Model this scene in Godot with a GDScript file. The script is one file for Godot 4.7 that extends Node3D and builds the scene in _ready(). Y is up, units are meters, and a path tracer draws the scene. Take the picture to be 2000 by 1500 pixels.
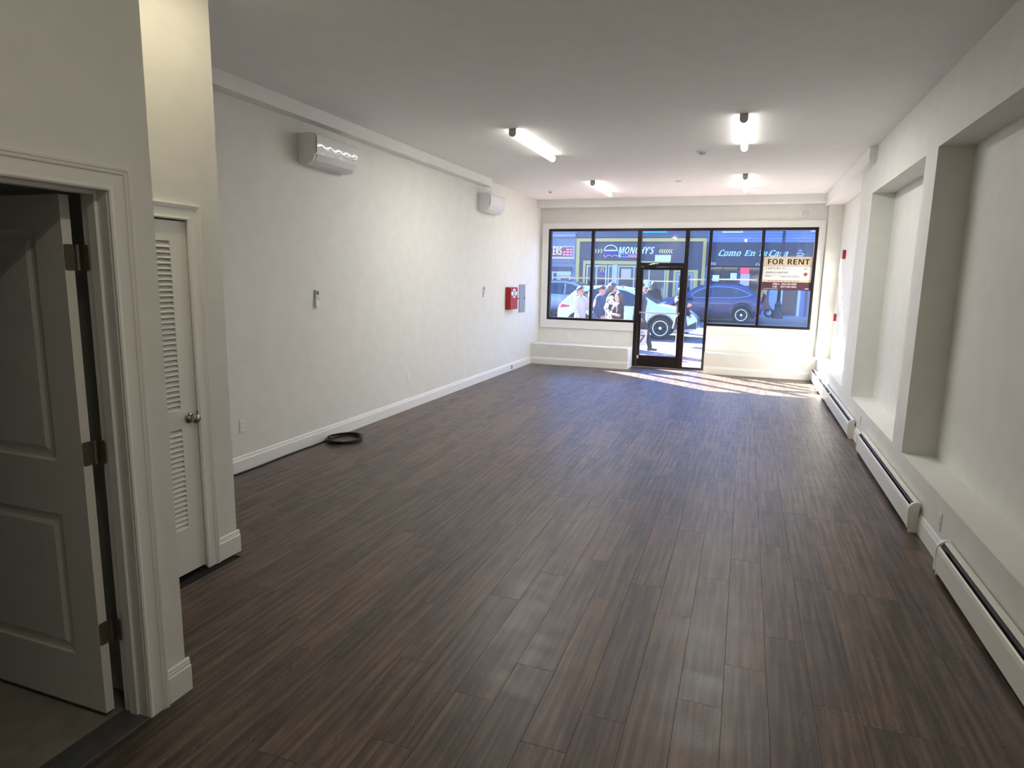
extends Node3D
# An empty shop seen from its back: dark plank floor, white walls with niches on the right, a storefront with a door, and the street outside.
# y is up, metres; the shopfront looks along -z, the camera stands at x 0, z 0.

const XL := -4.10        # left wall
const XR := 1.29         # face of the right wall
const XN := 1.527        # back of its niches
const XA := -2.106       # wall with the panelled door
const XB := -2.917       # wall with the louvred door
const ZA := -1.88        # end of that first wall
const ZB := -3.055       # end of the second
const H := 3.30          # ceiling
const ZF := -13.11       # inside of the shopfront wall
const EYE := Vector3(0.0, 1.75, 0.0)
const ZT := -34.5        # fronts of the shops across the street

var M := {}
var taken := {}
var rng := RandomNumberGenerator.new()

func _ready() -> void:
	rng.seed = 7
	setup_view()
	make_materials()
	build_shell()
	build_floor()
	build_shopfront()
	build_left_doors()
	build_heaters()
	build_fittings()
	build_lamps()
	build_street()
	build_shops()
	build_cars()
	build_people()

# ---------------------------------------------------------------- camera, sky, sun
func setup_view() -> void:
	var cam := Camera3D.new()
	cam.name = "camera"
	cam.fov = rad_to_deg(2.0 * atan(750.0 / 1258.05))
	cam.position = EYE
	cam.rotation = Vector3(-0.1644, 0.3423, 0.0191)
	cam.near = 0.05
	cam.far = 300.0
	add_child(cam)
	cam.current = true
	var sky := ProceduralSkyMaterial.new()
	sky.sky_top_color = Color(0.36, 0.56, 0.92)
	sky.sky_horizon_color = Color(0.74, 0.85, 1.0)
	sky.ground_bottom_color = Color(0.45, 0.45, 0.45)
	sky.ground_horizon_color = Color(0.6, 0.62, 0.65)
	sky.sun_angle_max = 8.0
	var env := Environment.new()
	env.background_mode = Environment.BG_SKY
	env.sky = Sky.new()
	env.sky.sky_material = sky
	env.background_energy_multiplier = 3.9
	env.tonemap_mode = Environment.TONE_MAPPER_LINEAR
	env.tonemap_exposure = 1.85
	env.sdfgi_enabled = true
	env.ssao_enabled = true
	env.ssil_enabled = true
	var we := WorldEnvironment.new()
	we.name = "world"
	we.environment = env
	add_child(we)
	var sun := DirectionalLight3D.new()
	sun.name = "sun"
	sun.basis = Basis.looking_at(Vector3(1.24, -1.0, 0.944).normalized(), Vector3.UP)
	sun.light_energy = 12.5
	sun.light_color = Color(1.0, 0.985, 0.955)
	sun.light_angular_distance = 0.53
	sun.shadow_enabled = true
	add_child(sun)

# ---------------------------------------------------------------- scene helpers
func numbered(called: String) -> String:
	var n: int = taken.get(called, 0)
	taken[called] = n + 1
	return called if n == 0 else "%s_%03d" % [called, n]

func tag(o: Node, label: String, category := "", group := "", kind := "") -> void:
	if label: o.set_meta("label", label)
	if category: o.set_meta("category", category)
	if group: o.set_meta("group", group)
	if kind: o.set_meta("kind", kind)

func thing(called: String, label: String, category: String, at := Vector3.ZERO, turn := 0.0, group := "", kind := "") -> Node3D:
	var o := Node3D.new()
	o.name = numbered(called)
	add_child(o)
	o.position = at
	o.rotation.y = turn
	tag(o, label, category, group, kind)
	return o

func mb(smooth := false) -> SurfaceTool:
	var st := SurfaceTool.new()
	st.begin(Mesh.PRIMITIVE_TRIANGLES)
	st.set_smooth_group(0 if smooth else -1)
	return st

func done(st: SurfaceTool) -> ArrayMesh:
	st.generate_normals()
	return st.commit()

func part(called: String, st: SurfaceTool, m: Material, parent: Node = null) -> MeshInstance3D:
	return part_mesh(called, done(st), m, parent)

func part_mesh(called: String, mesh: Mesh, m: Material, parent: Node = null) -> MeshInstance3D:
	var o := MeshInstance3D.new()
	o.name = called if parent else numbered(called)
	o.mesh = mesh
	o.material_override = m
	(parent if parent else self).add_child(o, true)
	return o

func struct(called: String, st: SurfaceTool, m: Material, label: String, category: String) -> MeshInstance3D:
	var o := part(called, st, m)
	tag(o, label, category, "", "structure")
	return o

# ---------------------------------------------------------------- shape helpers (front faces clockwise)
func tri(st: SurfaceTool, a: Vector3, b: Vector3, c: Vector3) -> void:
	st.add_vertex(a); st.add_vertex(b); st.add_vertex(c)

func quad(st: SurfaceTool, a: Vector3, b: Vector3, c: Vector3, d: Vector3) -> void:
	tri(st, a, b, c); tri(st, a, c, d)

func quad_uv(st: SurfaceTool, p: Array, uv: Array) -> void:
	for k in [0, 1, 2, 0, 2, 3]:
		st.set_uv(uv[k]); st.add_vertex(p[k])

func box(st: SurfaceTool, lo: Vector3, hi: Vector3, xf := Transform3D.IDENTITY) -> void:
	var v := []
	for k in 8:
		v.append(xf * Vector3(hi.x if k & 1 else lo.x, hi.y if k & 2 else lo.y, hi.z if k & 4 else lo.z))
	quad(st, v[6], v[7], v[5], v[4])
	quad(st, v[3], v[2], v[0], v[1])
	quad(st, v[7], v[3], v[1], v[5])
	quad(st, v[2], v[6], v[4], v[0])
	quad(st, v[2], v[3], v[7], v[6])
	quad(st, v[4], v[5], v[1], v[0])

func loft(st: SurfaceTool, rings: Array, closed := true, caps := true, flip := false) -> void:
	for i in rings.size() - 1:
		var a: PackedVector3Array = rings[i]
		var b: PackedVector3Array = rings[i + 1]
		var n := a.size()
		for j in (n if closed else n - 1):
			var k := (j + 1) % n
			if flip: quad(st, b[k], b[j], a[j], a[k])
			else: quad(st, b[j], b[k], a[k], a[j])
	if caps:
		for e in 2:
			var r: PackedVector3Array = rings[0 if e == 0 else rings.size() - 1]
			var mid := Vector3.ZERO
			for p in r: mid += p
			mid /= r.size()
			for j in r.size():
				var k := (j + 1) % r.size()
				if (e == 1) != flip: tri(st, mid, r[k], r[j])
				else: tri(st, mid, r[j], r[k])

# box with chamfered edges
func cbox(st: SurfaceTool, lo: Vector3, hi: Vector3, c: float, xf := Transform3D.IDENTITY) -> void:
	var rings := []
	for l in [[lo.y, c], [lo.y + c, 0.0], [hi.y - c, 0.0], [hi.y, c]]:
		var i: float = l[1]
		var x0 := lo.x + i
		var x1 := hi.x - i
		var z0 := lo.z + i
		var z1 := hi.z - i
		var r := PackedVector3Array()
		for p in [[x1, z1 - c], [x1, z0 + c], [x1 - c, z0], [x0 + c, z0], [x0, z0 + c], [x0, z1 - c], [x0 + c, z1], [x1 - c, z1]]:
			r.append(xf * Vector3(p[0], l[0], p[1]))
		rings.append(r)
	loft(st, rings)

# profile of [radius, height] pairs turned about an axis
func lathe(st: SurfaceTool, profile: Array, segs: int, xf := Transform3D.IDENTITY) -> void:
	var rings := []
	for q in profile:
		var r := PackedVector3Array()
		for k in segs:
			var t := TAU * k / segs
			r.append(xf * Vector3(q[0] * cos(t), q[1], -q[0] * sin(t)))
		rings.append(r)
	loft(st, rings)

func tube(st: SurfaceTool, path: Array, r: float, segs := 8, closed := false) -> void:
	var rings := []
	var e1 := Vector3.ZERO
	for i in path.size():
		var t: Vector3 = (path[min(i + 1, path.size() - 1)] - path[max(i - 1, 0)])
		if closed: t = path[(i + 1) % path.size()] - path[(i - 1 + path.size()) % path.size()]
		t = t.normalized()
		if e1 == Vector3.ZERO:
			e1 = t.cross(Vector3.UP if absf(t.y) < 0.9 else Vector3.RIGHT).normalized()
		e1 = (e1 - t * e1.dot(t)).normalized()
		var e2 := t.cross(e1)
		var ring := PackedVector3Array()
		for k in segs:
			var a := TAU * k / segs
			ring.append(path[i] + (e1 * cos(a) + e2 * sin(a)) * r)
		rings.append(ring)
	if closed: rings.append(rings[0])
	loft(st, rings, true, not closed)

# polygon (counterclockwise in u, v) pushed out along n; u x v points along n
func slab(st: SurfaceTool, poly: PackedVector2Array, o: Vector3, u: Vector3, v: Vector3, n: Vector3) -> void:
	var area := 0.0
	for i in poly.size():
		var a := poly[i]
		var b := poly[(i + 1) % poly.size()]
		area += a.x * b.y - b.x * a.y
	if area < 0.0:
		var back := poly.duplicate()
		back.reverse()
		poly = back
	var p := func(q: Vector2) -> Vector3: return o + u * q.x + v * q.y
	for i in poly.size():
		var a: Vector3 = p.call(poly[i])
		var b: Vector3 = p.call(poly[(i + 1) % poly.size()])
		quad(st, a + n, b + n, b, a)
	var idx := Geometry2D.triangulate_polygon(poly)
	for k in range(0, idx.size(), 3):
		var a := poly[idx[k]]
		var b := poly[idx[k + 1]]
		var c := poly[idx[k + 2]]
		if (b - a).cross(c - a) > 0.0:
			var s := b; b = c; c = s
		tri(st, p.call(a) + n, p.call(b) + n, p.call(c) + n)
		tri(st, p.call(a), p.call(c), p.call(b))

func pv(list: Array) -> PackedVector2Array:
	var r := PackedVector2Array()
	for k in range(0, list.size(), 2): r.append(Vector2(list[k], list[k + 1]))
	return r

func rounded(w: float, h: float, r: float, seg := 4) -> PackedVector2Array:
	var out := PackedVector2Array()
	for c in 4:
		var cx := (w / 2 - r) * (1 if c in [0, 3] else -1)
		var cy := (h / 2 - r) * (1 if c < 2 else -1)
		for k in seg + 1:
			var a := PI / 2 * (c + float(k) / seg)
			out.append(Vector2(cx + r * cos(a), cy + r * sin(a)))
	return out

func circle(r: float, seg: int, cx := 0.0, cy := 0.0) -> PackedVector2Array:
	var out := PackedVector2Array()
	for k in seg: out.append(Vector2(cx + r * cos(TAU * k / seg), cy + r * sin(TAU * k / seg)))
	return out

# flat lettering; it faces +z before turning; height is that of a capital
func letters(text: String, cap: float, at: Vector3, m: Material, parent: Node, bold := true, serif := false, width := 0.0, lean := 0.0, deep := 0.002, called := "lettering") -> MeshInstance3D:
	var f := SystemFont.new()
	f.font_names = PackedStringArray(["Droid Serif" if serif else "Droid Sans"])
	f.font_weight = 700 if bold else 400
	var t := TextMesh.new()
	t.text = text
	t.font = f
	t.font_size = 64
	t.pixel_size = cap / (64.0 * 0.714)
	t.depth = deep
	t.curve_step = 2.0
	t.horizontal_alignment = HORIZONTAL_ALIGNMENT_LEFT
	t.vertical_alignment = VERTICAL_ALIGNMENT_CENTER
	var o := part_mesh(called, t, m, parent)
	var box_ := t.get_aabb()
	var k := 1.0 if width <= 0.0 else width / maxf(box_.size.x, 0.001)
	o.transform = Transform3D(Basis(Vector3(k, 0, 0), Vector3(lean, 1, 0), Vector3(0, 0, 1)), at - Vector3(box_.position.x * k, box_.get_center().y, 0))
	return o

# ---------------------------------------------------------------- materials
func mat(called: String, c: Color, rough := 0.7, metal := 0.0) -> StandardMaterial3D:
	var m := StandardMaterial3D.new()
	m.resource_name = called
	m.albedo_color = c
	m.roughness = rough
	m.metallic = metal
	M[called] = m
	return m

func noise_tex(freq: float, size: int, from: Color, to: Color, kind := FastNoiseLite.TYPE_SIMPLEX_SMOOTH, octaves := 4) -> NoiseTexture2D:
	var n := FastNoiseLite.new()
	n.seed = 11 + M.size()
	n.noise_type = kind
	n.frequency = freq
	n.fractal_octaves = octaves
	var t := NoiseTexture2D.new()
	t.width = size
	t.height = size
	t.seamless = true
	t.noise = n
	var g := Gradient.new()
	g.set_color(0, from)
	g.set_color(1, to)
	t.color_ramp = g
	return t

func mottled(m: StandardMaterial3D, freq: float, size: int, from: Color, to: Color, scale: float) -> StandardMaterial3D:
	m.albedo_texture = noise_tex(freq, size, from, to)
	m.uv1_triplanar = true
	m.uv1_world_triplanar = true
	m.uv1_scale = Vector3.ONE * scale
	return m

func make_materials() -> void:
	mottled(mat("wall_paint", Color(0.912, 0.914, 0.894), 0.62), 0.02, 256, Color(0.975, 0.975, 0.97), Color(1, 1, 1), 0.7)
	mottled(mat("ceiling_paint", Color(0.965, 0.965, 0.96), 0.8), 0.02, 256, Color(0.98, 0.98, 0.98), Color(1, 1, 1), 0.6)
	mat("trim_paint", Color(0.935, 0.935, 0.925), 0.35)
	mat("door_paint", Color(0.92, 0.92, 0.905), 0.4)
	mat("white_plastic", Color(0.93, 0.93, 0.925), 0.35)
	mat("gloss_plastic", Color(0.94, 0.945, 0.95), 0.08)
	mat("grey_plastic", Color(0.74, 0.74, 0.73), 0.4)
	mat("dark_plastic", Color(0.09, 0.09, 0.095), 0.5)
	mat("black_rubber", Color(0.055, 0.05, 0.05), 0.55)
	mat("heater_enamel", Color(0.92, 0.915, 0.885), 0.32)
	mat("fin_metal", Color(0.10, 0.10, 0.10), 0.5, 0.6)
	mat("bronze_frame", Color(0.135, 0.105, 0.105), 0.38, 0.3)
	mat("hinge_metal", Color(0.55, 0.50, 0.45), 0.45, 0.8)
	mat("nickel", Color(0.62, 0.59, 0.55), 0.25, 1.0)
	mat("steel", Color(0.74, 0.75, 0.76), 0.28, 1.0)
	mat("panel_grey", Color(0.60, 0.62, 0.66), 0.45, 0.2)
	mat("alarm_red", Color(0.66, 0.10, 0.10), 0.38)
	mat("lens_white", Color(0.93, 0.93, 0.95), 0.1)
	mat("sign_tan", Color(0.88, 0.81, 0.71), 0.5)
	mat("sign_white", Color(0.95, 0.95, 0.95), 0.5)
	mat("sign_plum", Color(0.35, 0.21, 0.27), 0.5)
	mat("ink_black", Color(0.07, 0.06, 0.06), 0.6)
	mat("ink_grey", Color(0.42, 0.42, 0.44), 0.6)
	mat("ink_blue", Color(0.35, 0.50, 0.70), 0.6)
	mat("ink_red", Color(0.75, 0.25, 0.30), 0.6)
	mat("ink_white", Color(0.96, 0.96, 0.96), 0.6)
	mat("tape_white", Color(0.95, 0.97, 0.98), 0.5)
	mottled(mat("threshold_stone", Color(0.33, 0.34, 0.34), 0.5), 0.05, 128, Color(0.85, 0.85, 0.85), Color(1, 1, 1), 2.0)
	mottled(mat("bath_tile", Color(0.60, 0.585, 0.55), 0.35), 0.03, 256, Color(0.82, 0.82, 0.82), Color(1, 1, 1), 0.8)
	mat("grout", Color(0.42, 0.41, 0.39), 0.8)
	mat("subfloor", Color(0.09, 0.08, 0.075), 0.9)
	var g := mat("shop_glass", Color(0.80, 0.88, 1.0, 0.03), 0.02)
	g.transparency = BaseMaterial3D.TRANSPARENCY_ALPHA
	var l := mat("led_diffuser", Color(0.95, 0.95, 0.93), 0.4)
	l.emission_enabled = true
	l.emission = Color(1.0, 0.985, 0.95)
	l.emission_energy_multiplier = 5.0
	var l2: StandardMaterial3D = l.duplicate()
	l2.resource_name = "led_diffuser_warm"
	l2.emission = Color(1.0, 0.93, 0.78)
	l2.emission_energy_multiplier = 3.0
	M["led_diffuser_warm"] = l2
	make_plank_material()

# one picture with the grain of twelve boards, one above the other
func make_plank_material() -> void:
	var w := 1536
	var h := 1152
	var bands := 12
	var n := FastNoiseLite.new()
	n.noise_type = FastNoiseLite.TYPE_SIMPLEX_SMOOTH
	n.fractal_octaves = 3
	n.seed = 3
	n.frequency = 0.055
	var streak := n.get_image(26, h)
	streak.resize(w, h, Image.INTERPOLATE_CUBIC)
	n.seed = 4
	n.frequency = 0.30
	var fibre := n.get_image(110, h)
	fibre.resize(w, h, Image.INTERPOLATE_BILINEAR)
	n.seed = 5
	n.frequency = 0.06
	var warp := n.get_image(128, h / 4)
	warp.resize(w, h, Image.INTERPOLATE_CUBIC)
	n.seed = 6
	n.frequency = 0.02
	n.fractal_octaves = 4
	var cloud := n.get_image(w / 4, h / 2)
	cloud.resize(w, h, Image.INTERPOLATE_BILINEAR)
	for im in [streak, fibre, warp, cloud]: im.convert(Image.FORMAT_L8)
	var s_ := streak.get_data()
	var f_ := fibre.get_data()
	var w_ := warp.get_data()
	var c_ := cloud.get_data()
	var out := PackedByteArray()
	out.resize(w * h * 3)
	var tones := [0.44, 0.56, 0.50, 0.60, 0.47, 0.54, 0.40, 0.58, 0.52, 0.45, 0.56, 0.48]
	var warm := [0.2, 0.9, 0.4, 0.8, 0.1, 0.6, 0.3, 1.0, 0.2, 0.7, 0.5, 0.0]
	var bh := h / bands
	var k := 0
	for y in h:
		var b := y / bh
		var v := float(y % bh) / bh
		var tone: float = tones[b]
		var wm: float = warm[b]
		var mid := 0.3 + 0.4 * fposmod(b * 0.37, 1.0)
		var knot := 0.15 + 0.7 * fposmod(b * 0.61, 1.0)
		var figure := 1.0 if b % 3 != 1 else 0.25
		for x in w:
			var u := float(x) / w
			var wp := w_[k] / 255.0 - 0.5
			var dv := v - mid - wp * 0.35
			var t := tone + (s_[k] / 255.0 - 0.5) * 1.0 + (f_[k] / 255.0 - 0.5) * 0.30 + (c_[k] / 255.0 - 0.5) * 0.22
			var near := exp(-dv * dv * 32.0) * figure
			if near > 0.05:
				var d := absf(u - knot) * 5.0 + dv * dv * 34.0 + wp * 0.9
				var ring := sin(d * 26.0)
				t -= near * 0.42 * maxf(0.0, ring - 0.1)
			t = clampf(t, 0.0, 1.0)
			var o := k * 3
			out[o] = int(57.0 + t * (60.0 + wm * 9.0))
			out[o + 1] = int(49.0 + t * (50.0 + wm * 2.0))
			out[o + 2] = int(44.0 + t * (44.0 - wm * 5.0))
			k += 1
	var img := Image.create_from_data(w, h, false, Image.FORMAT_RGB8, out)
	var m := mat("plank_vinyl", Color(1, 1, 1), 0.5)
	m.albedo_texture = ImageTexture.create_from_image(img)
	m.metallic_specular = 0.52
	var r := noise_tex(0.012, 512, Color(0.36, 0.36, 0.36), Color(0.46, 0.46, 0.46), FastNoiseLite.TYPE_SIMPLEX_SMOOTH, 5)
	m.roughness = 1.0
	m.roughness_texture = r
	m.roughness_texture_channel = BaseMaterial3D.TEXTURE_CHANNEL_RED

# ---------------------------------------------------------------- the room
func build_shell() -> void:
	var wall: Material = M.wall_paint
	var st := mb()
	box(st, Vector3(XL - 0.2, H, -13.32), Vector3(1.75, H + 0.2, 2.8))
	struct("ceiling", st, M.ceiling_paint, "flat white painted ceiling over the empty shop floor", "ceiling")
	st = mb()
	box(st, Vector3(XL - 0.2, -0.2, -13.32), Vector3(XL, H, 2.8))
	struct("wall_left", st, wall, "long plain white wall on the left with two air conditioners", "wall")
	st = mb()
	box(st, Vector3(XL, -0.2, 2.6), Vector3(1.75, H, 2.8))
	struct("wall_back", st, wall, "plain white wall behind the viewer", "wall")
	# wall with the panelled door, its door opening z -1.69 .. -0.87
	st = mb()
	box(st, Vector3(XA - 0.12, -0.02, ZA), Vector3(XA, H, -1.705))
	box(st, Vector3(XA - 0.12, 2.03, -1.705), Vector3(XA, H, -0.86))
	box(st, Vector3(XA - 0.12, -0.02, -0.86), Vector3(XA, H, 2.6))
	box(st, Vector3(XL, -0.02, ZA), Vector3(XA - 0.12, H, ZA + 0.1))
	struct("wall_bathroom", st, wall, "white wall around the open panelled door at the left edge", "wall")
	st = mb()
	box(st, Vector3(XB - 0.12, -0.02, ZB), Vector3(XB, H, -2.83))
	box(st, Vector3(XB - 0.12, 2.025, -2.83), Vector3(XB, H, -2.135))
	box(st, Vector3(XB - 0.12, -0.02, -2.135), Vector3(XB, H, ZA))
	box(st, Vector3(XL, -0.02, ZB), Vector3(XB - 0.12, H, ZB + 0.11))
	struct("wall_closet", st, wall, "cream lit wall around the louvred closet door", "wall")
	# right wall: lower part, header, piers, back of the niches
	st = mb()
	box(st, Vector3(XN, -0.2, -13.32), Vector3(1.75, H, 2.6))
	box(st, Vector3(XR, -0.02, ZF), Vector3(XN, 0.398, 2.6))
	box(st, Vector3(XR, 2.782, -8.635), Vector3(XN, H, 2.6))
	box(st, Vector3(XR, 0.398, -9.461), Vector3(XN, H, -8.635))
	box(st, Vector3(XR, 0.398, -6.236), Vector3(XN, 2.782, -5.875))
	box(st, Vector3(XR, 0.398, -2.9), Vector3(XN, 2.782, 2.6))
	box(st, Vector3(XR, 3.13, ZF), Vector3(XN, H, -9.461))
	box(st, Vector3(XR, 0.398, ZF), Vector3(XN, 3.13, -12.99))
	struct("wall_right", st, wall, "white wall on the right with three deep rectangular niches", "wall")
	# shopfront wall round the glazing
	st = mb()
	box(st, Vector3(XL, -0.2, ZF - 0.2), Vector3(-3.925, H, ZF))
	box(st, Vector3(1.165, -0.2, ZF - 0.2), Vector3(XN, H, ZF))
	box(st, Vector3(-3.925, 2.748, ZF - 0.2), Vector3(1.165, H, ZF))
	box(st, Vector3(-3.925, -0.2, ZF - 0.2), Vector3(-2.088, 0.885, ZF))
	box(st, Vector3(-0.66, -0.2, ZF - 0.2), Vector3(1.165, 0.885, ZF))
	struct("wall_front", st, wall, "white shopfront wall around the dark framed windows and door", "wall")
	# boxed ledges under the windows
	st = mb()
	cbox(st, Vector3(XL, -0.01, ZF), Vector3(-2.084, 0.4135, -12.596), 0.004)
	struct("trim_1", st, wall, "white boxed ledge under the left shop windows", "ledge")
	st = mb()
	cbox(st, Vector3(-0.66, -0.01, ZF), Vector3(XR, 0.40, -12.72), 0.004)
	struct("trim_2", st, wall, "white boxed ledge under the right shop windows", "ledge")
	# boxed beams under the ceiling
	st = mb()
	box(st, Vector3(XL, 3.178, -10.02), Vector3(XL + 0.125, H, ZB))
	struct("trim_3", st, M.ceiling_paint, "white boxed pipe casing along the top of the left wall", "beam")
	st = mb()
	box(st, Vector3(XL, 3.16, ZF), Vector3(1.218, H, -12.815))
	struct("trim_4", st, M.ceiling_paint, "white boxed beam above the shopfront windows", "beam")
	st = mb()
	box(st, Vector3(1.218, 3.12, ZF), Vector3(XR, H, -8.62))
	box(st, Vector3(XR, 3.12, -12.99), Vector3(XN, 3.13, -9.461))
	struct("trim_5", st, M.ceiling_paint, "white boxed beam over the far niche on the right", "beam")
	# wide flat casing round the shop windows
	st = mb()
	var c := 0.02
	for b in [[-4.035, 0.735, -3.92, 2.85], [-3.92, 2.746, 1.163, 2.85], [1.163, 0.75, 1.262, 2.85], [-3.92, 0.735, -2.09, 0.887], [-0.66, 0.75, 1.163, 0.887]]:
		cbox(st, Vector3(b[0], b[1], ZF), Vector3(b[2], b[3], ZF + c), 0.004)
	for b in [[-4.05, 0.72, -4.03, 2.865], [-4.05, 2.845, 1.277, 2.865], [1.257, 0.735, 1.277, 2.865], [-4.05, 0.72, -2.09, 0.74], [-0.66, 0.735, 1.277, 0.755]]:
		cbox(st, Vector3(b[0], b[1], ZF), Vector3(b[2], b[3], ZF + 0.03), 0.006)
	struct("trim_6", st, M.trim_paint, "wide white casing around the shop windows", "casing")
	# baseboards
	baseboard("baseboard_left", [[Vector3(XL, 0, -12.596), Vector3(XL, 0, ZB), Vector3(1, 0, 0)]], "white baseboard along the left wall")
	baseboard("baseboard_closet", [[Vector3(XB, 0, ZB - 0.016), Vector3(XB, 0, -2.895), Vector3(1, 0, 0)], [Vector3(XL, 0, ZB), Vector3(XB, 0, ZB), Vector3(0, 0, -1)]], "short white baseboard beside the louvred door")
	baseboard("baseboard_bathroom", [[Vector3(XA, 0, ZA - 0.016), Vector3(XA, 0, -1.783), Vector3(1, 0, 0)], [Vector3(XB, 0, ZA), Vector3(XA, 0, ZA), Vector3(0, 0, -1)], [Vector3(XA, 0, -0.775), Vector3(XA, 0, 2.6), Vector3(1, 0, 0)]], "short white baseboard beside the open panelled door")
	baseboard("baseboard_ledge_left", [[Vector3(XL + 0.016, 0, -12.596), Vector3(-2.084, 0, -12.596), Vector3(0, 0, 1)]], "white baseboard on the ledge left of the glass door")
	baseboard("baseboard_ledge_right", [[Vector3(-0.66, 0, -12.72), Vector3(1.21, 0, -12.72), Vector3(0, 0, 1)]], "white baseboard on the ledge right of the glass door")
	baseboard("baseboard_right", [[Vector3(XR, 0, -12.7), Vector3(XR, 0, 2.6), Vector3(-1, 0, 0)]], "white baseboard between the heaters on the right wall")

# runs: [from, to, direction away from the wall]
func baseboard(called: String, runs: Array, label: String) -> void:
	var st := mb()
	for r in runs:
		var a: Vector3 = r[0]
		var b: Vector3 = r[1]
		var n: Vector3 = r[2]
		var along := b - a
		var poly := pv([0, 0, 0.016, 0, 0.016, 0.108, 0.0115, 0.113, 0.0115, 0.123, 0.009, 0.128, 0.009, 0.136, 0.004, 0.143, 0, 0.143])
		var up := Vector3.UP
		if n.cross(up).dot(along) < 0.0:
			a = b
			along = -along
		slab(st, poly, a, n, up, along)
	struct(called, st, M.trim_paint, label, "baseboard")

func build_floor() -> void:
	var floor_ := thing("floor", "dark brown wood plank floor of the empty shop", "floor", Vector3.ZERO, 0.0, "", "structure")
	var st := mb()
	box(st, Vector3(XL, -0.2, -13.3), Vector3(XR, -0.007, 2.6))
	part("subfloor", st, M.subfloor, floor_)
	var pw := 0.1797
	var pl := 1.22
	var meshes := []
	for b in 12:
		st = mb()
		var x := pw / 2 - 0.0004
		var z := pl / 2 - 0.0004
		var c := 0.0007
		var v0 := (b + 0.04) / 12.0
		var v1 := (b + 0.96) / 12.0
		var uv := [Vector2(0, v0), Vector2(0, v1), Vector2(1, v1), Vector2(1, v0)]
		var t := [Vector3(-x + c, 0, -z + c), Vector3(x - c, 0, -z + c), Vector3(x - c, 0, z - c), Vector3(-x + c, 0, z - c)]
		var e := [Vector3(-x, -c, -z), Vector3(x, -c, -z), Vector3(x, -c, z), Vector3(-x, -c, z)]
		var d := [Vector3(-x, -0.008, -z), Vector3(x, -0.008, -z), Vector3(x, -0.008, z), Vector3(-x, -0.008, z)]
		quad_uv(st, t, uv)
		for k in 4:
			var j := (k + 1) % 4
			quad_uv(st, [e[k], e[j], t[j], t[k]], [uv[k], uv[j], uv[j], uv[k]])
			quad_uv(st, [d[k], d[j], e[j], e[k]], [uv[k], uv[j], uv[j], uv[k]])
		meshes.append(done(st))
	var all := []
	var last := -1
	for col in 30:
		var x := XL + pw * (col + 0.5)
		var start := -13.29 - rng.randf() * pl
		while start < 1.6:
			var z0 := maxf(start, -13.29)
			var z1 := minf(start + pl, 1.6)
			if x < XB: z1 = minf(z1, ZB + 0.05)
			elif x < XA: z1 = minf(z1, ZA + 0.05)
			start += pl
			if z1 - z0 < 0.05: continue
			var p := Vector3(x, 0, (z0 + z1) / 2)
			var b := rng.randi() % 12
			if b == last: b = (b + 5) % 12
			last = b
			var d := p.distance_to(EYE)
			var seen := 1.0 if p.z < -0.9 else 0.01
			all.append([seen * (z1 - z0) / (d * d * d), p, (z1 - z0) / pl, b, rng.randi() % 2])
	all.sort_custom(func(p, q): return p[0] > q[0])
	var rest := SurfaceTool.new()
	rest.begin(Mesh.PRIMITIVE_TRIANGLES)
	for k in all.size():
		var a: Array = all[k]
		var xf := Transform3D(Basis(Vector3.UP, PI * a[4]).scaled_local(Vector3(1, 1, a[2])), a[1])
		if k < 300:
			var o := part_mesh("plank", meshes[a[3]], M.plank_vinyl, floor_)
			o.transform = xf
		else:
			rest.append_from(meshes[a[3]], 0, xf)
	var ro := part_mesh("far_planks", rest.commit(), M.plank_vinyl, floor_)
	ro.set_meta("kind", "stuff")

# ---------------------------------------------------------------- shop windows and glass door
func bar(st: SurfaceTool, x0: float, x1: float, y0: float, y1: float, z0 := -13.215, z1 := -13.095) -> void:
	cbox(st, Vector3(x0, y0, z0), Vector3(x1, y1, z1), 0.003)

func pane(parent: Node, x0: float, x1: float, y0: float, y1: float, stripe: float) -> void:
	var st := mb()
	box(st, Vector3(x0 - 0.006, y0 - 0.006, -13.163), Vector3(x1 + 0.006, y1 + 0.006, -13.157))
	var p := part("pane", st, M.shop_glass, parent)
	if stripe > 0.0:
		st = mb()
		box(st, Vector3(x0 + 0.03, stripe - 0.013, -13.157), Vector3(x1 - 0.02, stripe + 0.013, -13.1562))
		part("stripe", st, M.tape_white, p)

func frame_part(parent: Node, called: String, x0: float, x1: float, y0: float, y1: float) -> void:
	var st := mb()
	bar(st, x0, x1, y0, y1)
	part(called, st, M.bronze_frame, parent)

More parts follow.
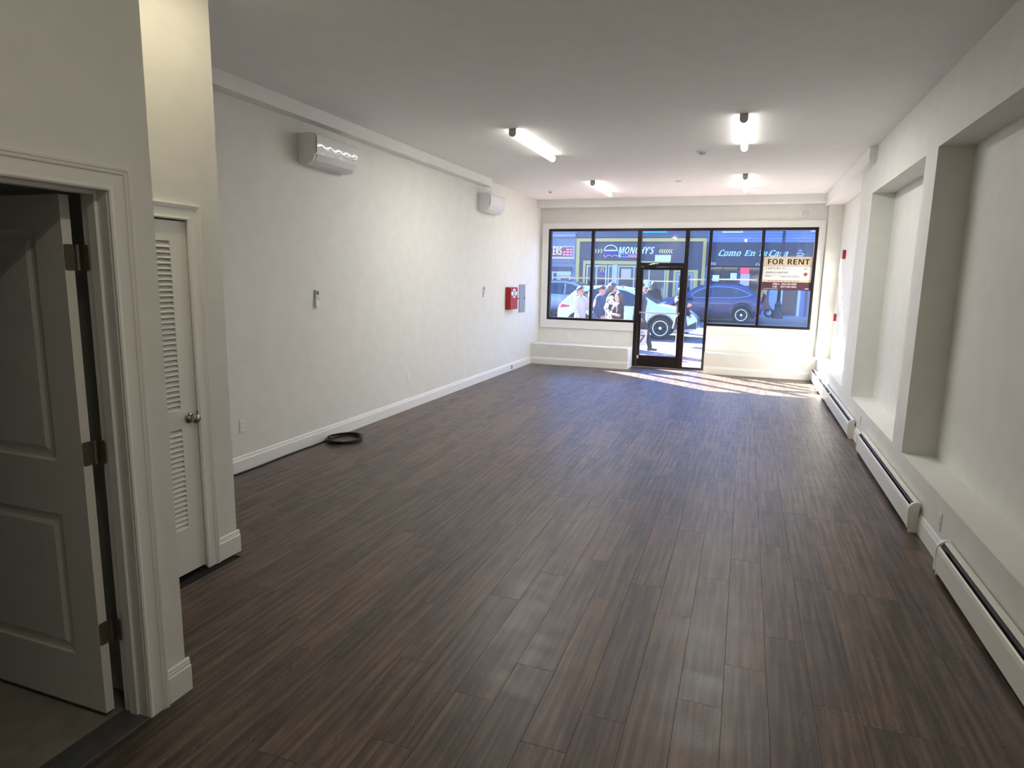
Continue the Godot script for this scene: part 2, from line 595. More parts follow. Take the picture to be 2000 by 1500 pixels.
func build_shopfront() -> void:
	var w := thing("window_1", "dark framed shop window of two panes left of the glass door", "window", Vector3.ZERO, 0.0, "", "structure")
	frame_part(w, "jamb", -3.921, -3.872, 0.889, 2.744)
	frame_part(w, "mullion", -3.017, -2.961, 0.938, 2.695)
	frame_part(w, "rail", -3.872, -2.086, 2.695, 2.744)
	frame_part(w, "rail", -3.872, -2.086, 0.889, 0.938)
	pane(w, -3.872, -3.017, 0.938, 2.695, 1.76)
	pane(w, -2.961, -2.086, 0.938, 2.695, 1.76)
	w = thing("window_2", "dark framed shop window of two panes right of the glass door", "window", Vector3.ZERO, 0.0, "", "structure")
	frame_part(w, "mullion", 0.209, 0.265, 0.938, 2.695)
	frame_part(w, "jamb", 1.112, 1.161, 0.889, 2.744)
	frame_part(w, "rail", -0.671, 1.112, 2.695, 2.744)
	frame_part(w, "rail", -0.671, 1.112, 0.889, 0.938)
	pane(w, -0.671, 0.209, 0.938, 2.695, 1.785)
	pane(w, 0.265, 1.112, 0.938, 2.695, 0.0)
	w = thing("window_3", "narrow full-height sidelight beside the glass door", "window", Vector3.ZERO, 0.0, "", "structure")
	frame_part(w, "jamb", -1.168, -1.092, 0.0, 2.744)
	frame_part(w, "jamb", -0.727, -0.671, 0.0, 2.744)
	frame_part(w, "rail", -1.092, -0.727, 2.695, 2.744)
	frame_part(w, "rail", -1.092, -0.727, 0.0, 0.045)
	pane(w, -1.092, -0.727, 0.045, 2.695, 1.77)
	w = thing("window_4", "dark framed transom pane above the glass door", "window", Vector3.ZERO, 0.0, "", "structure")
	frame_part(w, "jamb", -2.086, -2.010, 0.0, 2.744)
	frame_part(w, "rail", -2.010, -1.168, 2.695, 2.744)
	frame_part(w, "rail", -2.010, -1.168, 2.005, 2.082)
	pane(w, -2.010, -1.168, 2.082, 2.695, 0.0)
	# the door
	var d := thing("door_3", "dark framed glass entrance door with a low black kick rail", "door", Vector3.ZERO, 0.0, "", "structure")
	var st := mb()
	bar(st, -2.006, -1.950, 0.012, 2.0, -13.18, -13.135)
	bar(st, -1.232, -1.172, 0.012, 2.0, -13.18, -13.135)
	bar(st, -1.950, -1.232, 1.945, 2.0, -13.18, -13.135)
	bar(st, -1.950, -1.232, 0.012, 0.237, -13.18, -13.135)
	part("leaf", st, M.bronze_frame, d)
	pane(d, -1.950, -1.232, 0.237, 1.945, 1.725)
	st = mb()
	tube(st, [Vector3(-1.97, 1.10, -13.085), Vector3(-1.2, 1.10, -13.085)], 0.012, 10)
	for x in [-1.975, -1.205]:
		box(st, Vector3(x - 0.012, 1.075, -13.135), Vector3(x + 0.012, 1.125, -13.08))
	part("push_bar", st, M.steel, d)
	st = mb(true)
	var path := []
	for k in 13:
		var a := -PI / 2 + PI * k / 12.0
		path.append(Vector3(-1.205 - 0.055 * maxf(0.0, cos(a)) , 0.97 + 0.085 * sin(a), -13.10))
	tube(st, path, 0.010, 8)
	part("pull_handle", st, M.bronze_frame, d)
	st = mb()
	cbox(st, Vector3(-1.93, 1.985, -13.135), Vector3(-1.68, 2.035, -13.07), 0.006)
	var c := part("door_closer", st, M.bronze_frame, d)
	st = mb()
	tube(st, [Vector3(-1.86, 2.04, -13.10), Vector3(-1.72, 2.062, -13.02), Vector3(-1.66, 2.065, -13.09)], 0.008, 6)
	part("arm", st, M.steel, c)
	st = mb()
	cbox(st, Vector3(-1.993, 0.17, -13.135), Vector3(-1.963, 0.235, -13.131), 0.001)
	part("sticker", st, M.sign_white, d)
	st = mb()
	cbox(st, Vector3(-2.09, -0.03, -13.30), Vector3(-0.66, 0.012, -13.09), 0.004)
	struct("trim_7", st, M.steel, "metal threshold under the glass entrance door", "threshold")
	# rental sign hung against the inside of the last pane
	var s := thing("for_rent_sign", "tan, white and plum rental sign in the rightmost shop window", "sign", Vector3(0.272, 1.605, -13.15))
	var wd := 0.846
	for q in [["header_band", 0.44, 0.612, "sign_tan"], ["middle_band", 0.19, 0.437, "sign_white"], ["address_band", 0.147, 0.19, "sign_tan"], ["phone_band", 0.0, 0.147, "sign_plum"]]:
		st = mb()
		box(st, Vector3(0, q[1], 0), Vector3(wd, q[2], 0.005))
		part(q[0], st, M[q[3]], s)
	st = mb()
	box(st, Vector3(0, 0.437, 0), Vector3(wd, 0.44, 0.0055))
	part("rule", st, M.ink_black, s)
	var z := 0.0055
	letters("FOR", 0.098, Vector3(0.075, 0.522, z), M.ink_black, s, true, false, 0.275, 0.0, 0.001)
	letters("RENT", 0.098, Vector3(0.415, 0.522, z), M.ink_black, s, true, false, 0.375, 0.0, 0.001)
	letters("CENTURY 21", 0.038, Vector3(0.05, 0.398, z), M.ink_black, s, false, false, 0.335, 0.0, 0.001)
	letters("Realty Group", 0.014, Vector3(0.41, 0.39, z), M.ink_grey, s, false, false, 0.14, 0.0, 0.001)
	letters("ANGELA SANCHEZ", 0.028, Vector3(0.05, 0.325, z), M.ink_black, s, true, false, 0.385, 0.0, 0.001)
	letters("REALTOR Associate Commercial Division", 0.018, Vector3(0.045, 0.278, z), M.ink_grey, s, false, false, 0.58, 0.0, 0.001)
	st = mb()
	for q in [[0.045, 0.16, 0.25], [0.31, 0.355, 0.247], [0.355, 0.42, 0.247], [0.425, 0.5, 0.247], [0.505, 0.64, 0.247]]:
		box(st, Vector3(q[0], q[2] - 0.005, 0.005), Vector3(q[1], q[2] + 0.005, 0.006))
	for k in 9:
		box(st, Vector3(0.1 + k * 0.062, 0.163, 0.005), Vector3(0.1 + k * 0.062 + 0.045, 0.174, 0.006))
	part("fine_print", st, M.ink_grey, s).set_meta("kind", "stuff")
	letters("MR", 0.03, Vector3(0.705, 0.395, z), M.ink_blue, s, true, false, 0.055, 0.0, 0.001)
	st = mb()
	slab(st, pv([0.70, 0.29, 0.735, 0.255, 0.77, 0.285, 0.775, 0.30, 0.75, 0.33, 0.72, 0.325]), Vector3(0, 0, 0.005), Vector3.RIGHT, Vector3.UP, Vector3(0, 0, 0.001))
	part("emblem", st, M.ink_red, s)
	letters("Office:  (201) 854-8888", 0.032, Vector3(0.19, 0.112, z), M.ink_white, s, true, true, 0.41, 0.0, 0.001)
	letters("Cell:     (917) 282-9604", 0.032, Vector3(0.19, 0.062, z), M.ink_white, s, true, true, 0.41, 0.0, 0.001)
	st = mb()
	box(st, Vector3(0.03, 0.022, 0.005), Vector3(0.28, 0.027, 0.006))
	for k in 3: box(st, Vector3(0.75 + k * 0.022, 0.022, 0.005), Vector3(0.765 + k * 0.022, 0.04, 0.006))
	part("fine_print", st, M.ink_white, s).set_meta("kind", "stuff")

# ---------------------------------------------------------------- doors on the left
# moulded casing on a wall facing +x, round an opening z0..z1 with its top at yt
func casing(st: SurfaceTool, x: float, z0: float, z1: float, yt: float) -> void:
	var prof := [[0.0, 0.0], [0.0, 0.012], [0.006, 0.016], [0.013, 0.013], [0.018, 0.011], [0.058, 0.013], [0.060, 0.019], [0.066, 0.021], [0.069, 0.018], [0.073, 0.023], [0.081, 0.024], [0.085, 0.020], [0.085, 0.0]]
	var rings := []
	for c in [[z0, -1, 0.0, 0], [z0, -1, yt, 1], [z1, 1, yt, 1], [z1, 1, 0.0, 0]]:
		var r := PackedVector3Array()
		for q in prof:
			r.append(Vector3(x + q[1], c[2] + q[0] * c[3], c[0] + q[0] * c[1]))
		rings.append(r)
	loft(st, rings)

# a raised panel in the face of a door: the face lies across z, looking towards +z (s = 1) or -z
func door_panel(st: SurfaceTool, x0: float, x1: float, y0: float, y1: float, z: float, s: float) -> void:
	var rings := []
	for q in [[0.0, 0.0], [0.008, -0.006], [0.020, -0.008], [0.034, -0.007], [0.052, -0.001], [0.056, -0.001]]:
		var i: float = q[0]
		var d: float = z + s * q[1]
		rings.append(PackedVector3Array([Vector3(x0 + i, y0 + i, d), Vector3(x1 - i, y0 + i, d), Vector3(x1 - i, y1 - i, d), Vector3(x0 + i, y1 - i, d)]))
	loft(st, rings, true, false, s < 0.0)
	var l: PackedVector3Array = rings[rings.size() - 1]
	if s > 0.0: quad(st, l[3], l[2], l[1], l[0])
	else: quad(st, l[0], l[1], l[2], l[3])

func build_left_doors() -> void:
	# bathroom door, swung inwards to stand across the room behind
	var t := thing("trim_8", "white moulded casing and jamb of the open panelled door", "casing", Vector3.ZERO, 0.0, "", "structure")
	var st := mb()
	casing(st, XA, -1.692, -0.868, 2.018)
	part("casing", st, M.trim_paint, t)
	st = mb()
	casing_back(st)
	part("back_casing", st, M.trim_paint, t)
	st = mb()
	box(st, Vector3(XA - 0.122, 0, -1.705), Vector3(XA + 0.002, 2.03, -1.690))
	box(st, Vector3(XA - 0.122, 0, -0.870), Vector3(XA + 0.002, 2.03, -0.86))
	box(st, Vector3(XA - 0.122, 2.018, -1.690), Vector3(XA + 0.002, 2.03, -0.870))
	box(st, Vector3(XA - 0.082, 0, -1.690), Vector3(XA - 0.045, 2.018, -1.679))
	box(st, Vector3(XA - 0.082, 2.006, -1.679), Vector3(XA - 0.045, 2.018, -0.870))
	part("jamb", st, M.trim_paint, t)
	st = mb()
	cbox(st, Vector3(XA - 0.125, -0.01, -1.690), Vector3(XA + 0.012, 0.006, -0.870), 0.003)
	part("threshold", st, M.threshold_stone, t)
	var d := thing("door_1", "white two-panel door standing open at the left edge", "door", Vector3.ZERO, 0.0, "", "structure")
	var x1 := -2.252
	var x0 := -3.015
	var zf := -1.628
	var zb := -1.663
	var y0 := 0.022
	var y1 := 2.004
	var px0 := -2.875
	var px1 := -2.392
	st = mb()
	# stiles and rails
	for b in [[x0, px0, y0, y1], [px1, x1, y0, y1], [px0, px1, y0, 0.245], [px0, px1, 0.825, 1.035], [px0, px1, 1.885, y1]]:
		box(st, Vector3(b[0], b[2], zb), Vector3(b[1], b[3], zf))
	part("leaf", st, M.door_paint, d)
	for b in [[0.245, 0.825], [1.035, 1.885]]:
		st = mb()
		door_panel(st, px0, px1, b[0], b[1], zf, 1.0)
		door_panel(st, px0, px1, b[0], b[1], zb, -1.0)
		part("panel", st, M.door_paint, d)
	for y in [0.355, 1.075, 1.79]:
		st = mb()
		slab(st, rounded(0.034, 0.09, 0.006), Vector3(-2.2505, y, -1.6455), Vector3(0, 0, -1), Vector3.UP, Vector3(0.002, 0, 0))
		slab(st, rounded(0.034, 0.09, 0.006), Vector3(-2.227, y, -1.688), Vector3.RIGHT, Vector3.UP, Vector3(0, 0, 0.003))
		lathe(st, [[0.0, -0.047], [0.006, -0.045], [0.006, 0.045], [0.0, 0.047]], 10, Transform3D(Basis.IDENTITY, Vector3(-2.243, y, -1.672)))
		var hg := part("hinge", st, M.hinge_metal, d)
		st = mb()
		for dz in [-1.637, -1.654]:
			for dy in [-0.032, 0.0, 0.032]:
				lathe(st, [[0.0, 0.0], [0.0032, 0.0], [0.0025, 0.0012], [0.0, 0.0013]], 8, Transform3D(Basis(Vector3.BACK, -PI / 2), Vector3(-2.2487, y + dy, dz)))
		part("screw", st, M.nickel, hg).set_meta("kind", "stuff")
	# bathroom floor of large tiles
	var f := thing("floor_bathroom", "grey beige tile floor behind the open panelled door", "floor", Vector3.ZERO, 0.0, "", "structure")
	st = mb()
	box(st, Vector3(XL, -0.2, ZA + 0.1), Vector3(XA - 0.12, -0.004, 2.6))
	part("grout", st, M.grout, f)
	st = mb()
	cbox(st, Vector3(-0.2985, -0.006, -0.2985), Vector3(0.2985, 0.002, 0.2985), 0.001)
	var tile := done(st)
	for i in 3:
		for j in 7:
			var o := part_mesh("tile", tile, M.bath_tile, f)
			o.position = Vector3(XA - 0.125 - 0.31 - i * 0.6, 0, -1.47 + j * 0.6)
	# closet door of louvres
	t = thing("trim_9", "white moulded casing of the louvred closet door", "casing", Vector3.ZERO, 0.0, "", "structure")
	st = mb()
	casing(st, XB, -2.81, -2.155, 2.024)
	part("casing", st, M.trim_paint, t)
	st = mb()
	box(st, Vector3(XB - 0.12, 0, -2.832), Vector3(XB + 0.002, 2.03, -2.818))
	box(st, Vector3(XB - 0.12, 0, -2.147), Vector3(XB + 0.002, 2.03, -2.133))
	box(st, Vector3(XB - 0.12, 2.024, -2.818), Vector3(XB + 0.002, 2.036, -2.147))
	part("jamb", st, M.trim_paint, t)
	st = mb()
	box(st, Vector3(XB - 0.1, -0.01, -2.818), Vector3(XB - 0.0, 0.004, -2.147))
	part("threshold", st, M.dark_plastic, t)
	d = thing("door_2", "white louvred closet door behind the wall corner", "door", Vector3.ZERO, 0.0, "", "structure")
	var xa := XB - 0.046
	var xb := XB - 0.012
	var za := -2.814
	var zc := -2.151
	var la := -2.704
	var lc := -2.261
	st = mb()
	for b in [[za, la, 0.02, 2.016], [lc, zc, 0.02, 2.016], [la, lc, 0.02, 0.292], [la, lc, 0.872, 0.984], [la, lc, 1.908, 2.016]]:
		box(st, Vector3(xa, b[2], b[0]), Vector3(xb, b[3], b[1]))
	part("leaf", st, M.door_paint, d)
	st = mb()
	cbox(st, Vector3(-0.0275, -0.003, la), Vector3(0.0275, 0.003, lc), 0.0012, Transform3D(Basis(Vector3.BACK, -0.86), Vector3.ZERO))
	var slat := done(st)
	for b in [[0.292, 0.872], [0.984, 1.908]]:
		var n := int(round((b[1] - b[0]) / 0.0288))
		for k in n:
			var o := part_mesh("slat", slat, M.door_paint, d)
			o.position = Vector3((xa + xb) / 2, b[0] + (k + 0.5) * (b[1] - b[0]) / n, 0)
	st = mb(true)
	lathe(st, [[0.0, 0.0], [0.031, 0.0], [0.031, 0.004], [0.026, 0.008], [0.012, 0.010], [0.010, 0.022], [0.012, 0.030], [0.022, 0.036], [0.027, 0.045], [0.027, 0.054], [0.022, 0.062], [0.0, 0.064]], 20, Transform3D(Basis(Vector3.BACK, -PI / 2), Vector3(xb, 0.925, -2.757)))
	part("door_knob", st, M.nickel, d)
	st = mb()
	cbox(st, Vector3(xb - 0.002, 0.895, -2.816), Vector3(xb + 0.004, 0.955, -2.808), 0.001)
	part("latch", st, M.nickel, d)

func casing_back(st: SurfaceTool) -> void:
	for b in [[-1.765, -1.70, 0.0, 2.09], [-0.86, -0.795, 0.0, 2.09], [-1.70, -0.86, 2.025, 2.09]]:
		cbox(st, Vector3(XA - 0.134, b[2], b[0]), Vector3(XA - 0.12, b[3], b[1]), 0.003)

# ---------------------------------------------------------------- baseboard heaters on the right wall
func build_heaters() -> void:
	var group := "baseboard heaters along the right wall"
	heater(-13.02, -11.82, "short white baseboard heater in the sunlit far right corner", group, [])
	heater(-11.55, -8.06, "white baseboard heater below the sunlit far niche", group, [-10.05])
	heater(-7.43, -5.10, "white baseboard heater below the middle niche", group, [])
	heater(-4.40, -0.9, "white baseboard heater nearest the viewer on the right", group, [-2.2])

func heater(z0: float, z1: float, label: String, group: String, joints: Array) -> void:
	var t := thing("baseboard_heater", label, "heater", Vector3(XR - 0.016, 0, (z0 + z1) / 2), 0.0, group)
	var l := (z1 - z0) / 2
	var back := Vector3(-1, 0, 0)
	var put := func(poly: PackedVector2Array, a: float, b: float, called: String, m: Material) -> void:
		var st := mb()
		slab(st, poly, Vector3(0, 0, a), back, Vector3.UP, Vector3(0, 0, b - a))
		part(called, st, m, t)
	var e := 0.03
	# back plate with its hood, slanted damper, front cover, fins
	put.call(pv([0, 0.03, 0.004, 0.03, 0.004, 0.212, 0.026, 0.214, 0.030, 0.209, 0.032, 0.210, 0.028, 0.219, 0, 0.219]), -l + e, l - e, "back_plate", M.heater_enamel)
	put.call(pv([0.058, 0.035, 0.064, 0.035, 0.066, 0.16, 0.062, 0.182, 0.054, 0.188, 0.052, 0.185, 0.059, 0.178, 0.062, 0.158]), -l + e, l - e, "front_cover", M.heater_enamel)
	put.call(pv([0.030, 0.199, 0.032, 0.201, 0.043, 0.196, 0.041, 0.193]), -l + e, l - e, "damper", M.fin_metal)
	put.call(pv([0.006, 0.05, 0.052, 0.05, 0.052, 0.15, 0.006, 0.15]), -l + e, l - e, "fins", M.fin_metal)
	var cap := pv([0, 0.0, 0.052, 0.0, 0.052, 0.022, 0.066, 0.03, 0.070, 0.16, 0.066, 0.185, 0.054, 0.203, 0.030, 0.222, 0, 0.224])
	put.call(cap, -l, -l + e, "end_cap", M.heater_enamel)
	put.call(cap, l - e, l, "end_cap", M.heater_enamel)
	for j in joints:
		var zz: float = j - (z0 + z1) / 2
		put.call(pv([0, 0.205, 0.03, 0.205, 0.055, 0.182, 0.064, 0.16, 0.062, 0.03, 0.0675, 0.03, 0.069, 0.162, 0.064, 0.187, 0.052, 0.2, 0.03, 0.222, 0, 0.222]), zz - 0.02, zz + 0.02, "joint_cover", M.heater_enamel)

# ---------------------------------------------------------------- things on the walls, ceiling and floor
func outlet(at: Vector3, turn: float, label: String, double := false, blank := false) -> void:
	var t := thing("wall_outlet", label, "outlet", at, turn, "white wall outlets")
	var st := mb()
	var w := 0.115 if double else 0.072
	cbox(st, Vector3(-w / 2, -0.058, 0), Vector3(w / 2, 0.058, 0.006), 0.002)
	part("cover_plate", st, M.white_plastic, t)
	if blank: return
	for x in ([-0.023, 0.023] if double else [0.0]):
		st = mb()
		cbox(st, Vector3(x - 0.017, -0.034, 0.004), Vector3(x + 0.017, 0.034, 0.0085), 0.0015)
		var f := part("receptacle", st, M.white_plastic, t)
		st = mb()
		for y in [-0.018, 0.016]:
			for dx in [-0.006, 0.006]:
				box(st, Vector3(x + dx - 0.001, y, 0.008), Vector3(x + dx + 0.001, y + 0.009, 0.0088))
		part("slots", st, M.dark_plastic, f).set_meta("kind", "stuff")

func air_conditioner(z0: float, z1: float, label: String) -> void:
	var t := thing("air_conditioner", label, "air conditioner", Vector3(XL, 2.775, (z0 + z1) / 2), 0.0, "wall-mounted air conditioners")
	var l := (z1 - z0) / 2
	var n := Vector3(1, 0, 0)
	var a := Vector3(0, 0, l)
	var st := mb()
	slab(st, pv([0.0, 0.02, 0.0, 0.283, 0.165, 0.283, 0.19, 0.272, 0.196, 0.255, 0.190, 0.10, 0.158, 0.035, 0.12, 0.006, 0.03, 0.002]), a, n, Vector3.UP, Vector3(0, 0, -2 * l))
	part("body", st, M.white_plastic, t)
	# bowed glossy front panel
	st = mb(true)
	var rings := []
	for q in [[0.180, 0.277], [0.197, 0.268], [0.2045, 0.245], [0.206, 0.19], [0.204, 0.14], [0.198, 0.105], [0.190, 0.088]]:
		var r := PackedVector3Array()
		for k in 17:
			var f := k / 16.0 * 2.0 - 1.0
			r.append(Vector3(q[0] + 0.0016 * sin(k * 1.9 + q[1] * 18.0), q[1], -f * (l - 0.012)))
		rings.append(r)
	loft(st, rings, false, false, true)
	part("front_panel", st, M.gloss_plastic, t)
	st = mb()
	slab(st, pv([0.188, 0.084, 0.192, 0.086, 0.163, 0.036, 0.127, 0.008, 0.124, 0.012, 0.158, 0.038]), Vector3(0, 0, l - 0.035), n, Vector3.UP, Vector3(0, 0, -2 * l + 0.07))
	part("air_flap", st, M.gloss_plastic, t)
	for s in [-1.0, 1.0]:
		st = mb()
		slab(st, pv([0.005, 0.02, 0.005, 0.278, 0.165, 0.278, 0.184, 0.268, 0.19, 0.25, 0.184, 0.10, 0.155, 0.042, 0.12, 0.012, 0.03, 0.008]), Vector3(0, 0, s * l + (0.004 if s > 0 else 0.0)), n, Vector3.UP, Vector3(0, 0, -0.004))
		part("side_cap", st, M.white_plastic, t)
	st = mb()
	for k in 12: box(st, Vector3(0.02 + k * 0.012, 0.2825, -l + 0.04), Vector3(0.026 + k * 0.012, 0.285, l - 0.04))
	part("intake_grille", st, M.grey_plastic, t)
	st = mb()
	box(st, Vector3(0.2045, 0.12, -l + 0.07), Vector3(0.2055, 0.127, -l + 0.1))
	part("display", st, M.grey_plastic, t)

func remote(z: float, label: String, holder_label: String) -> void:
	var t := thing("remote_holder", holder_label, "holder", Vector3(XL, 1.415, z), PI / 2, "remote holders on the left wall")
	var st := mb()
	box(st, Vector3(-0.03, 0.0, 0.0), Vector3(0.03, 0.125, 0.004))
	box(st, Vector3(-0.03, 0.0, 0.004), Vector3(0.03, 0.004, 0.028))
	box(st, Vector3(-0.03, 0.004, 0.025), Vector3(0.03, 0.06, 0.028))
	box(st, Vector3(-0.03, 0.004, 0.004), Vector3(-0.027, 0.08, 0.025))
	box(st, Vector3(0.027, 0.004, 0.004), Vector3(0.03, 0.08, 0.025))
	part("cradle", st, M.white_plastic, t)
	var r := thing("remote_control", label, "remote", Vector3(XL + 0.006, 1.4205, z), PI / 2, "remote controls in wall holders")
	st = mb()
	cbox(st, Vector3(-0.024, 0.0, 0.0), Vector3(0.024, 0.168, 0.017), 0.004)
	part("case", st, M.gloss_plastic, r)
	st = mb()
	box(st, Vector3(-0.018, 0.115, 0.017), Vector3(0.018, 0.155, 0.0175))
	part("screen", st, M.ink_grey, r)
	st = mb()
	for k in 3:
		for j in 2: cbox(st, Vector3(-0.015 + j * 0.017, 0.066 + k * 0.015, 0.0165), Vector3(-0.002 + j * 0.017, 0.076 + k * 0.015, 0.0185), 0.001)
	part("buttons", st, M.grey_plastic, r)

func build_fittings() -> void:
	air_conditioner(-6.03, -5.33, "white wall air conditioner nearest the viewer under the pipe casing")
	air_conditioner(-10.45, -9.75, "white wall air conditioner at the far end of the pipe casing")
	remote(-5.53, "white remote control below the nearer air conditioner", "white wall cradle for a remote below the nearer air conditioner")
	remote(-10.0, "white remote control below the farther air conditioner", "white wall cradle for a remote below the farther air conditioner")
	outlet(Vector3(XL, 0.41, -4.43), PI / 2, "white wall outlet nearest the louvred door wall")
	outlet(Vector3(XL, 0.432, -7.42), PI / 2, "white wall outlet beyond the coiled cable on the left wall")
	outlet(Vector3(XL, 0.425, -10.75), PI / 2, "white wall outlet below the red cabinet")
	outlet(Vector3(XR, 0.245, -4.68), -PI / 2, "white wall outlet between the two nearer heaters")
	outlet(Vector3(XR, 0.27, -7.83), -PI / 2, "white wall outlet between the middle heaters")
	outlet(Vector3(-3.42, 0.585, ZF), 0.0, "white wall outlet under the left shop window")
	outlet(Vector3(0.36, 0.59, ZF), 0.0, "white double wall outlet under the right shop window", true)
	var t := thing("baseboard_outlet", "small grey outlet set in the left baseboard", "outlet", Vector3(XL + 0.016, 0.065, -11.43), PI / 2)
	var st := mb()
	cbox(st, Vector3(-0.035, -0.04, 0), Vector3(0.035, 0.04, 0.008), 0.002)
	part("cover_plate", st, M.panel_grey, t)
	st = mb()
	cbox(st, Vector3(-0.016, -0.03, 0.006), Vector3(0.016, 0.03, 0.011), 0.001)
	part("receptacle", st, M.grey_plastic, t)
	# red cabinet with its emblem and knob
	t = thing("red_cabinet", "red metal wall cabinet with a white emblem round a small window", "cabinet", Vector3(XL, 1.162, -11.255), PI / 2)
	st = mb()
	cbox(st, Vector3(-0.2, 0, 0), Vector3(0.2, 0.405, 0.085), 0.004)
	part("body", st, M.alarm_red, t)
	st = mb()
	cbox(st, Vector3(-0.193, 0.007, 0.083), Vector3(0.193, 0.398, 0.1), 0.005)
	var door := part("door", st, M.alarm_red, t)
	st = mb()
	slab(st, pv([-0.155, 0.262, -0.08, 0.262, -0.065, 0.23, 0.0, 0.205, 0.065, 0.23, 0.08, 0.262, 0.155, 0.262, 0.155, 0.325, 0.08, 0.325, 0.065, 0.36, 0.0, 0.385, -0.065, 0.36, -0.08, 0.325, -0.155, 0.325]), Vector3(0, 0, 0.1), Vector3.RIGHT, Vector3.UP, Vector3(0, 0, 0.0015))
	part("emblem", st, M.ink_white, door)
	st = mb()
	cbox(st, Vector3(-0.045, 0.235, 0.1), Vector3(0.045, 0.35, 0.104), 0.001)
	part("window", st, M.panel_grey, door)
	st = mb(true)
	lathe(st, [[0, 0], [0.012, 0], [0.007, 0.008], [0.012, 0.016], [0.012, 0.024], [0, 0.027]], 12, Transform3D(Basis(Vector3.RIGHT, PI / 2), Vector3(0.17, 0.195, 0.1)))
	part("knob", st, M.nickel, door)
	t = thing("electrical_panel", "grey flush electrical panel door beside the red cabinet", "panel", Vector3(XL, 1.075, -11.98), PI / 2)
	st = mb()
	cbox(st, Vector3(-0.185, 0, 0), Vector3(0.185, 0.54, 0.008), 0.002)
	part("frame", st, M.panel_grey, t)
	st = mb()
	cbox(st, Vector3(-0.155, 0.03, 0.006), Vector3(0.155, 0.51, 0.013), 0.002)
	door = part("door", st, M.panel_grey, t)
	st = mb()
	cbox(st, Vector3(0.105, 0.25, 0.012), Vector3(0.14, 0.29, 0.019), 0.002)
	part("latch", st, M.dark_plastic, door)
	# vent above the right window
	t = thing("vent_grille", "small white vent grille above the right shop window", "vent", Vector3(0.92, 3.005, ZF))
	st = mb()
	for b in [[-0.08, -0.075, 0.08, -0.06], [-0.08, 0.06, 0.08, 0.075], [-0.08, -0.06, -0.065, 0.06], [0.065, -0.06, 0.08, 0.06]]:
		box(st, Vector3(b[0], b[1], 0), Vector3(b[2], b[3], 0.01))
	part("frame", st, M.white_plastic, t)
	for k in 6:
		st = mb()
		box(st, Vector3(-0.065, -0.009, -0.001), Vector3(0.065, 0.009, 0.001), Transform3D(Basis(Vector3.RIGHT, 0.7), Vector3(0, -0.05 + k * 0.02, 0.007)))
		part("slat", st, M.white_plastic, t)
	# alarms in the far niche
	t = thing("alarm_strobe", "red fire alarm strobe high in the sunlit far niche", "alarm", Vector3(XN, 2.23, -12.27), -PI / 2)
	st = mb()
	cbox(st, Vector3(-0.065, -0.075, 0), Vector3(0.065, 0.075, 0.045), 0.008)
	part("body", st, M.alarm_red, t)
	st = mb()
	cbox(st, Vector3(-0.035, 0.0, 0.043), Vector3(0.035, 0.05, 0.062), 0.008)
	part("lens", st, M.lens_white, t)
	t = thing("pull_station", "red fire alarm pull station low in the sunlit far niche", "alarm", Vector3(XN, 1.155, -12.66), -PI / 2)
	st = mb()
	cbox(st, Vector3(-0.045, -0.065, 0), Vector3(0.045, 0.065, 0.04), 0.006)
	part("body", st, M.alarm_red, t)
	st = mb()
	cbox(st, Vector3(-0.03, -0.035, 0.038), Vector3(0.03, -0.005, 0.052), 0.004)
	part("handle", st, M.ink_white, t)
	# devices on the ceiling
	for q in [[-0.62, -8.48, "round smoke detector on the ceiling left of the centred lamp", 0.075], [-3.46, -11.58, "small smoke detector on the ceiling near the left far corner", 0.06], [-1.13, -10.86, "flat round cover on the ceiling between the far lamps", 0.05]]:
		t = thing("smoke_detector", q[2], "smoke detector", Vector3(q[0], H, q[1]), 0.0, "round devices on the ceiling")
		var flip := Transform3D(Basis(Vector3.RIGHT, PI), Vector3.ZERO)
		var r: float = q[3]
		st = mb(true)
		lathe(st, [[0, 0], [r, 0], [r, 0.006], [r * 0.9, 0.013], [r * 0.6, 0.016], [0, 0.016]], 24, flip)
		part("base", st, M.white_plastic, t)
		if r < 0.055: continue
		st = mb(true)
		lathe(st, [[0, 0.015], [r * 0.55, 0.015], [r * 0.55, 0.026], [r * 0.42, 0.036], [0, 0.038]], 20, flip)
		part("sensor", st, M.grey_plastic, t)
	# coiled cable on the floor
	t = thing("cable", "black cable lying along the left wall and coiled on the floor", "cable", Vector3(-3.9, 0, -5.65))
	st = mb(true)
	var path := []
	for q in [[-0.172, 2.58], [-0.165, 2.1], [-0.168, 1.6], [-0.158, 1.1], [-0.17, 0.72], [-0.168, 0.45], [-0.16, 0.3]]: path.append(Vector3(q[0], 0.007, q[1]))
	for k in 150:
		var a := PI + TAU * k / 30.0
		var r := 0.175 + 0.018 * sin(k * 0.21) + 0.004 * (k / 30)
		path.append(Vector3(r * cos(a) * 0.93 + 0.015 * sin(k * 0.05), 0.007 + 0.011 * (k / 40) + 0.003 * sin(k * 0.4), -r * sin(a) * -1.0 * 1.05 + 0.0))
	tube(st, path, 0.0065, 6)
	part("cord", st, M.black_rubber, t)
	st = mb(true)
	tube(st, [path[path.size() - 1], path[path.size() - 1] + Vector3(0.03, 0.004, 0.03), path[path.size() - 1] + Vector3(0.05, 0.004, 0.045)], 0.011, 8)
	part("plug", st, M.black_rubber, t)
	st = mb(true)
	lathe(st, [[0, 0], [0.011, 0], [0.011, 0.012], [0, 0.013]], 8, Transform3D(Basis.IDENTITY, Vector3(0.09, 0.032, 0.15)))
	part("tie", st, M.steel, t)

